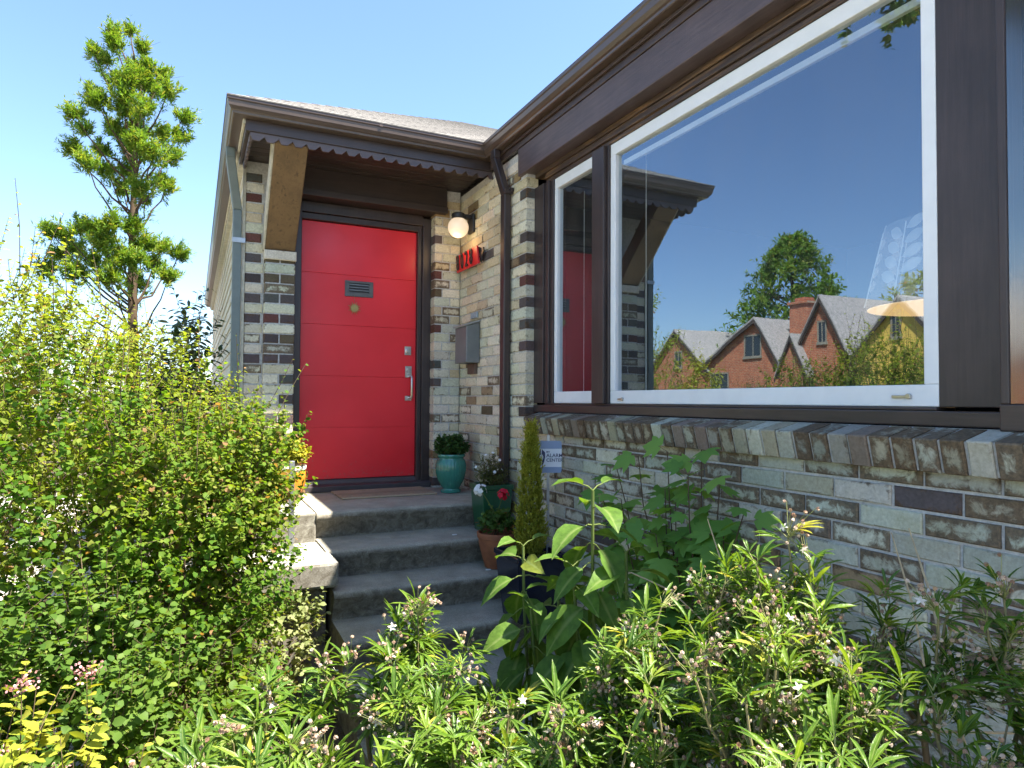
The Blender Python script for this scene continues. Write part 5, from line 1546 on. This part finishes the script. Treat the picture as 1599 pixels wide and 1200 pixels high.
# ================================================================== across the street (seen in the window's reflection)
def brick_tex(name, c1, c2, mort, sc=1.0):
    m, t, b = new_mat(name)
    g = t.nodes.new("ShaderNodeNewGeometry"); mp = N(t, "ShaderNodeMapping"); mp.inputs["Rotation"].default_value = (rad(90), 0, rad(90))
    sp_ = t.nodes.new("ShaderNodeSeparateXYZ"); t.links.new(g.outputs["Position"], sp_.inputs[0])
    cb = t.nodes.new("ShaderNodeCombineXYZ"); t.links.new(sp_.outputs[1], cb.inputs[0]); t.links.new(sp_.outputs[2], cb.inputs[1])
    br = N(t, "ShaderNodeTexBrick", Scale=1.0)
    br.inputs["Color1"].default_value = (*c1, 1); br.inputs["Color2"].default_value = (*c2, 1); br.inputs["Mortar"].default_value = (*mort, 1)
    br.inputs["Brick Width"].default_value = 0.21; br.inputs["Row Height"].default_value = 0.075; br.inputs["Mortar Size"].default_value = 0.008
    t.links.new(cb.outputs[0], br.inputs["Vector"])
    n = noise(t, 6, 4, 0.7)
    t.links.new(mixc(t, 1.0, br.outputs[0], ramp(t, n, [(0.3, (.7, .7, .7)), (0.7, (1.25, 1.2, 1.15))]).outputs[0], 'MULTIPLY'), b.inputs["Base Color"])
    b.inputs["Roughness"].default_value = 0.85
    return m
ORANGE = brick_tex("orange_brick", (0.52, 0.15, 0.060), (0.42, 0.11, 0.045), (0.45, 0.33, 0.24))
YELLOW = simple("yellow_stucco", (0.75, 0.50, 0.10), 0.8, 0, 0.06, 4)
ROOFG = simple("grey_brown_shingle", (0.34, 0.31, 0.29), 0.9, 0, 0.18, 9, 0.4)
TRIMD = simple("dark_brown_bargeboard", (0.07, 0.05, 0.04), 0.6)
PANEG = simple("dark_window_pane", (0.03, 0.04, 0.05), 0.1, 0, 0.1, 4)
def gable(parent, X, yp, zp, yl, yr, ze, depth, wall, zbase=0.0, over=0.18):
    """gable facing +X with its ridge running back; yl > yr"""
    m = MB(); m.prism([(yl, zbase), (yl, ze), (yp, zp - 0.12), (yr, ze), (yr, zbase)], 'X', X - depth, X)
    m.build("wall", wall, parent)
    sl = (zp - ze) / (yl - yp); sr = (zp - ze) / (yp - yr); o = 0.22
    m = MB()
    m.prism([(yp, zp), (yp, zp + 0.10), (yl + o, ze - sl * o + 0.10), (yl + o, ze - sl * o)], 'X', X - depth, X + over)
    m.prism([(yp, zp), (yr - o, ze - sr * o), (yr - o, ze - sr * o + 0.10), (yp, zp + 0.10)], 'X', X - depth, X + over)
    m.build("roof", ROOFG, parent)
    m = MB()
    m.prism([(yp, zp - 0.01), (yl + o, ze - sl * o - 0.01), (yl + o, ze - sl * o - 0.16), (yp, zp - 0.20)], 'X', X + over - 0.05, X + over + 0.01)
    m.prism([(yp, zp - 0.01), (yp, zp - 0.20), (yr - o, ze - sr * o - 0.16), (yr - o, ze - sr * o - 0.01)], 'X', X + over - 0.05, X + over + 0.01)
    m.build("bargeboard", TRIMD, parent)
def house_window(parent, X, y0, y1, z0, z1, arch=False):
    m = MB(); m.box(X - 0.02, X + 0.06, y0 - 0.1, y1 + 0.1, z0 - 0.12, z0).box(X - 0.02, X + 0.04, y0 - 0.06, y0, z0, z1).box(X - 0.02, X + 0.04, y1, y1 + 0.06, z0, z1).box(X - 0.02, X + 0.04, y0 - 0.06, y1 + 0.06, z1, z1 + 0.08)
    m.box(X, X + 0.03, (y0 + y1) / 2 - 0.02, (y0 + y1) / 2 + 0.02, z0, z1)
    w = m.build("window", simple("window_trim", (0.30, 0.26, 0.20), 0.6), parent)
    MB().box(X + 0.004, X + 0.012, y0, y1, z0, z1).build("pane", PANEG, w)
XF = -19.8
hA = thing("brick_house", "orange brick house with steep gables and a chimney, reflected in the picture window", "house", (XF, 21, 0))
gable(hA, XF, 28.9, 5.60, 31.4, 26.5, 3.4, 6, ORANGE)
gable(hA, XF + 0.05, 23.23, 5.64, 26.45, 21.9, 3.7, 7, ORANGE)
gable(hA, XF + 0.6, 19.16, 6.10, 20.55, 17.75, 3.55, 7, ORANGE)
gable(hA, XF + 0.9, 20.40, 4.55, 21.05, 19.75, 3.2, 2, ORANGE, 0, 0.12)
m = MB(); m.prism([(XF - 0.2, 3.3), (XF - 3.4, 5.95), (XF - 6.6, 3.3)], 'Y', 12.2, 22.3); m.build("roof", ROOFG, hA)
m = MB(); m.box(XF - 6.4, XF - 0.3, 12.4, 22.2, 0, 3.32); m.build("wall", ORANGE, hA)
m = MB(); m.box(XF - 2.0, XF - 1.2, 21.4, 22.35, 2.5, 6.3); m.box(XF - 2.08, XF - 1.12, 21.32, 22.43, 6.3, 6.42).box(XF - 1.9, XF - 1.3, 21.6, 22.15, 6.42, 6.6); m.build("chimney", ORANGE, hA)
house_window(hA, XF + 0.05, 23.0, 23.9, 3.88, 4.82); house_window(hA, XF + 0.05, 25.0, 26.2, 1.9, 3.1); house_window(hA, XF + 0.6, 19.0, 19.32, 4.2, 5.05); house_window(hA, XF, 28.5, 29.0, 3.6, 4.4)
hB = thing("yellow_house", "yellow gabled house beside the brick house, at the right end of the window reflection", "house", (XF, 15, 0))
gable(hB, XF + 1.2, 15.30, 5.45, 17.1, 13.5, 3.45, 7, YELLOW)
house_window(hB, XF + 1.2, 15.33, 15.6, 4.05, 4.95)
def far_tree(name, label, x, y, h, r, n, ll, mat, conic=True):
    root = thing(name, label, "tree", (x, y, 0))
    F, S = Foliage(), Foliage()
    S.tube([(x, y, 0), (x, y, h * .5), (x, y, h * 0.95)], 0.28, 0.04, 8, 0.3)
    t = rng.random(n) ** (1.3 if conic else 1.0)
    ph = rng.uniform(0, 6.283, n)
    if conic:
        rr = r * (1 - t) ** 0.75 * (1 + 0.22 * np.sin(ph * 5 + t * 22)) * rng.uniform(0.55, 1.0, n)
        z = h * (0.15 + 0.85 * t) - 0.18 * rr
    else:
        d = rand_dir(n); rr = r * np.sqrt(d[:, 0] ** 2 + d[:, 1] ** 2) * rng.uniform(0.6, 1.05, n); ph = np.arctan2(d[:, 1], d[:, 0]); z = h * 0.62 + d[:, 2] * h * 0.36
    st = np.stack([x + rr * np.cos(ph), y + rr * np.sin(ph), z], 1)
    dr = np.stack([np.cos(ph), np.sin(ph), np.full(n, 0.15 if conic else 0.5)], 1) + rng.normal(size=(n, 3)) * 0.3
    for i in rng.choice(n, 30, replace=False):
        S.tube(curve3((x, y, max(0.8, z[i] - 0.3 * rr[i])), st[i], np.zeros(3), 4), 0.06, 0.015, 4, 0.3)
    twig_leaves(F, st, dr, rng.uniform(0.5, 0.9, n), 12, ll, T_LANCE, 0.1, 0.6, 1.0, np.clip(rng.normal(0.2, 0.12, n), 0, 0.5))
    S.build("trunk", BARK, root); F.build("crown", mat, root)
far_tree("conifer_tree", "broad green conifer rising behind the brick house in the reflection", -26.0, 26.6, 10.9, 5.2, 1700, 0.36, L_CON)
far_tree("leafy_street_tree", "rounded green tree behind the ridge of the brick house in the reflection", -29.5, 20.5, 8.2, 2.6, 380, 0.36, L_HEDGE2, False)
GR = "hedge bushes reflected along the bottom of the picture window"
for lab, c, r in (("olive bush reflected at the left of the window's lower edge, before the brick gable", (-4.3, 8.1, 0), (0.9, 0.8, 0.85)),
                  ("olive bush reflected at the middle of the window's lower edge, before the chimney roof", (-4.3, 6.7, 0), (0.95, 0.8, 1.02))):
    shrub("street_bush", lab, "bush", c, [((c[0], c[1], 1.15), r)], 480, 0.22, 10, 0.05, T_SMALL,
          leaf_mat("olive_bush_leaf", [(0.0, (0.07, 0.085, 0.018)), (0.5, (0.14, 0.145, 0.03)), (1.0, (0.25, 0.19, 0.06))], 0.35, 0.5), GR, wild=20)
shrub("yellow_bush", "bright yellow-green bush reflected at the left of the brick gable", "bush", (-2.35, 7.35, 0), [((-2.35, 7.35, 1.35), (0.42, 0.4, 0.95))], 260, 0.24, 10, 0.085, T_LANCE, L_GOLD, None, wild=10)
# overhanging maple branch, its leaves reflected at the top right of the glass
mp_ = thing("maple_tree", "overhanging maple whose olive leaves are reflected in the top right of the window", "tree", (-3.6, 3.2, 0))
F, S = Foliage(), Foliage()
S.tube([(-3.6, 3.2, 0), (-3.55, 3.25, 2.2), (-3.3, 3.4, 4.2), (-2.9, 3.6, 6.0)], 0.13, 0.05, 8, 0.3)
pts_, dd_ = pick_in([((-2.3, 4.1, 6.25), (1.0, 0.9, 0.75)), ((-3.2, 3.6, 6.6), (1.4, 1.4, 0.9)), ((-1.9, 3.75, 5.55), (0.32, 0.32, 0.40))], 240, 0.3)
for i in range(0, 240, 6):
    S.tube(curve3((-3.1, 3.5, 5.2), pts_[i], np.array([0, 0, .15]), 5), 0.03, 0.005, 4, 0.3)
twig_leaves(F, pts_, dd_ + rng.normal(size=(240, 3)) * .4, rng.uniform(.25, .4, 240), 9, 0.13, T_LOBED, 0.0, 0.7, 1.0)
S.build("trunk", BARK, mp_); F.build("crown", L_BIG, mp_)
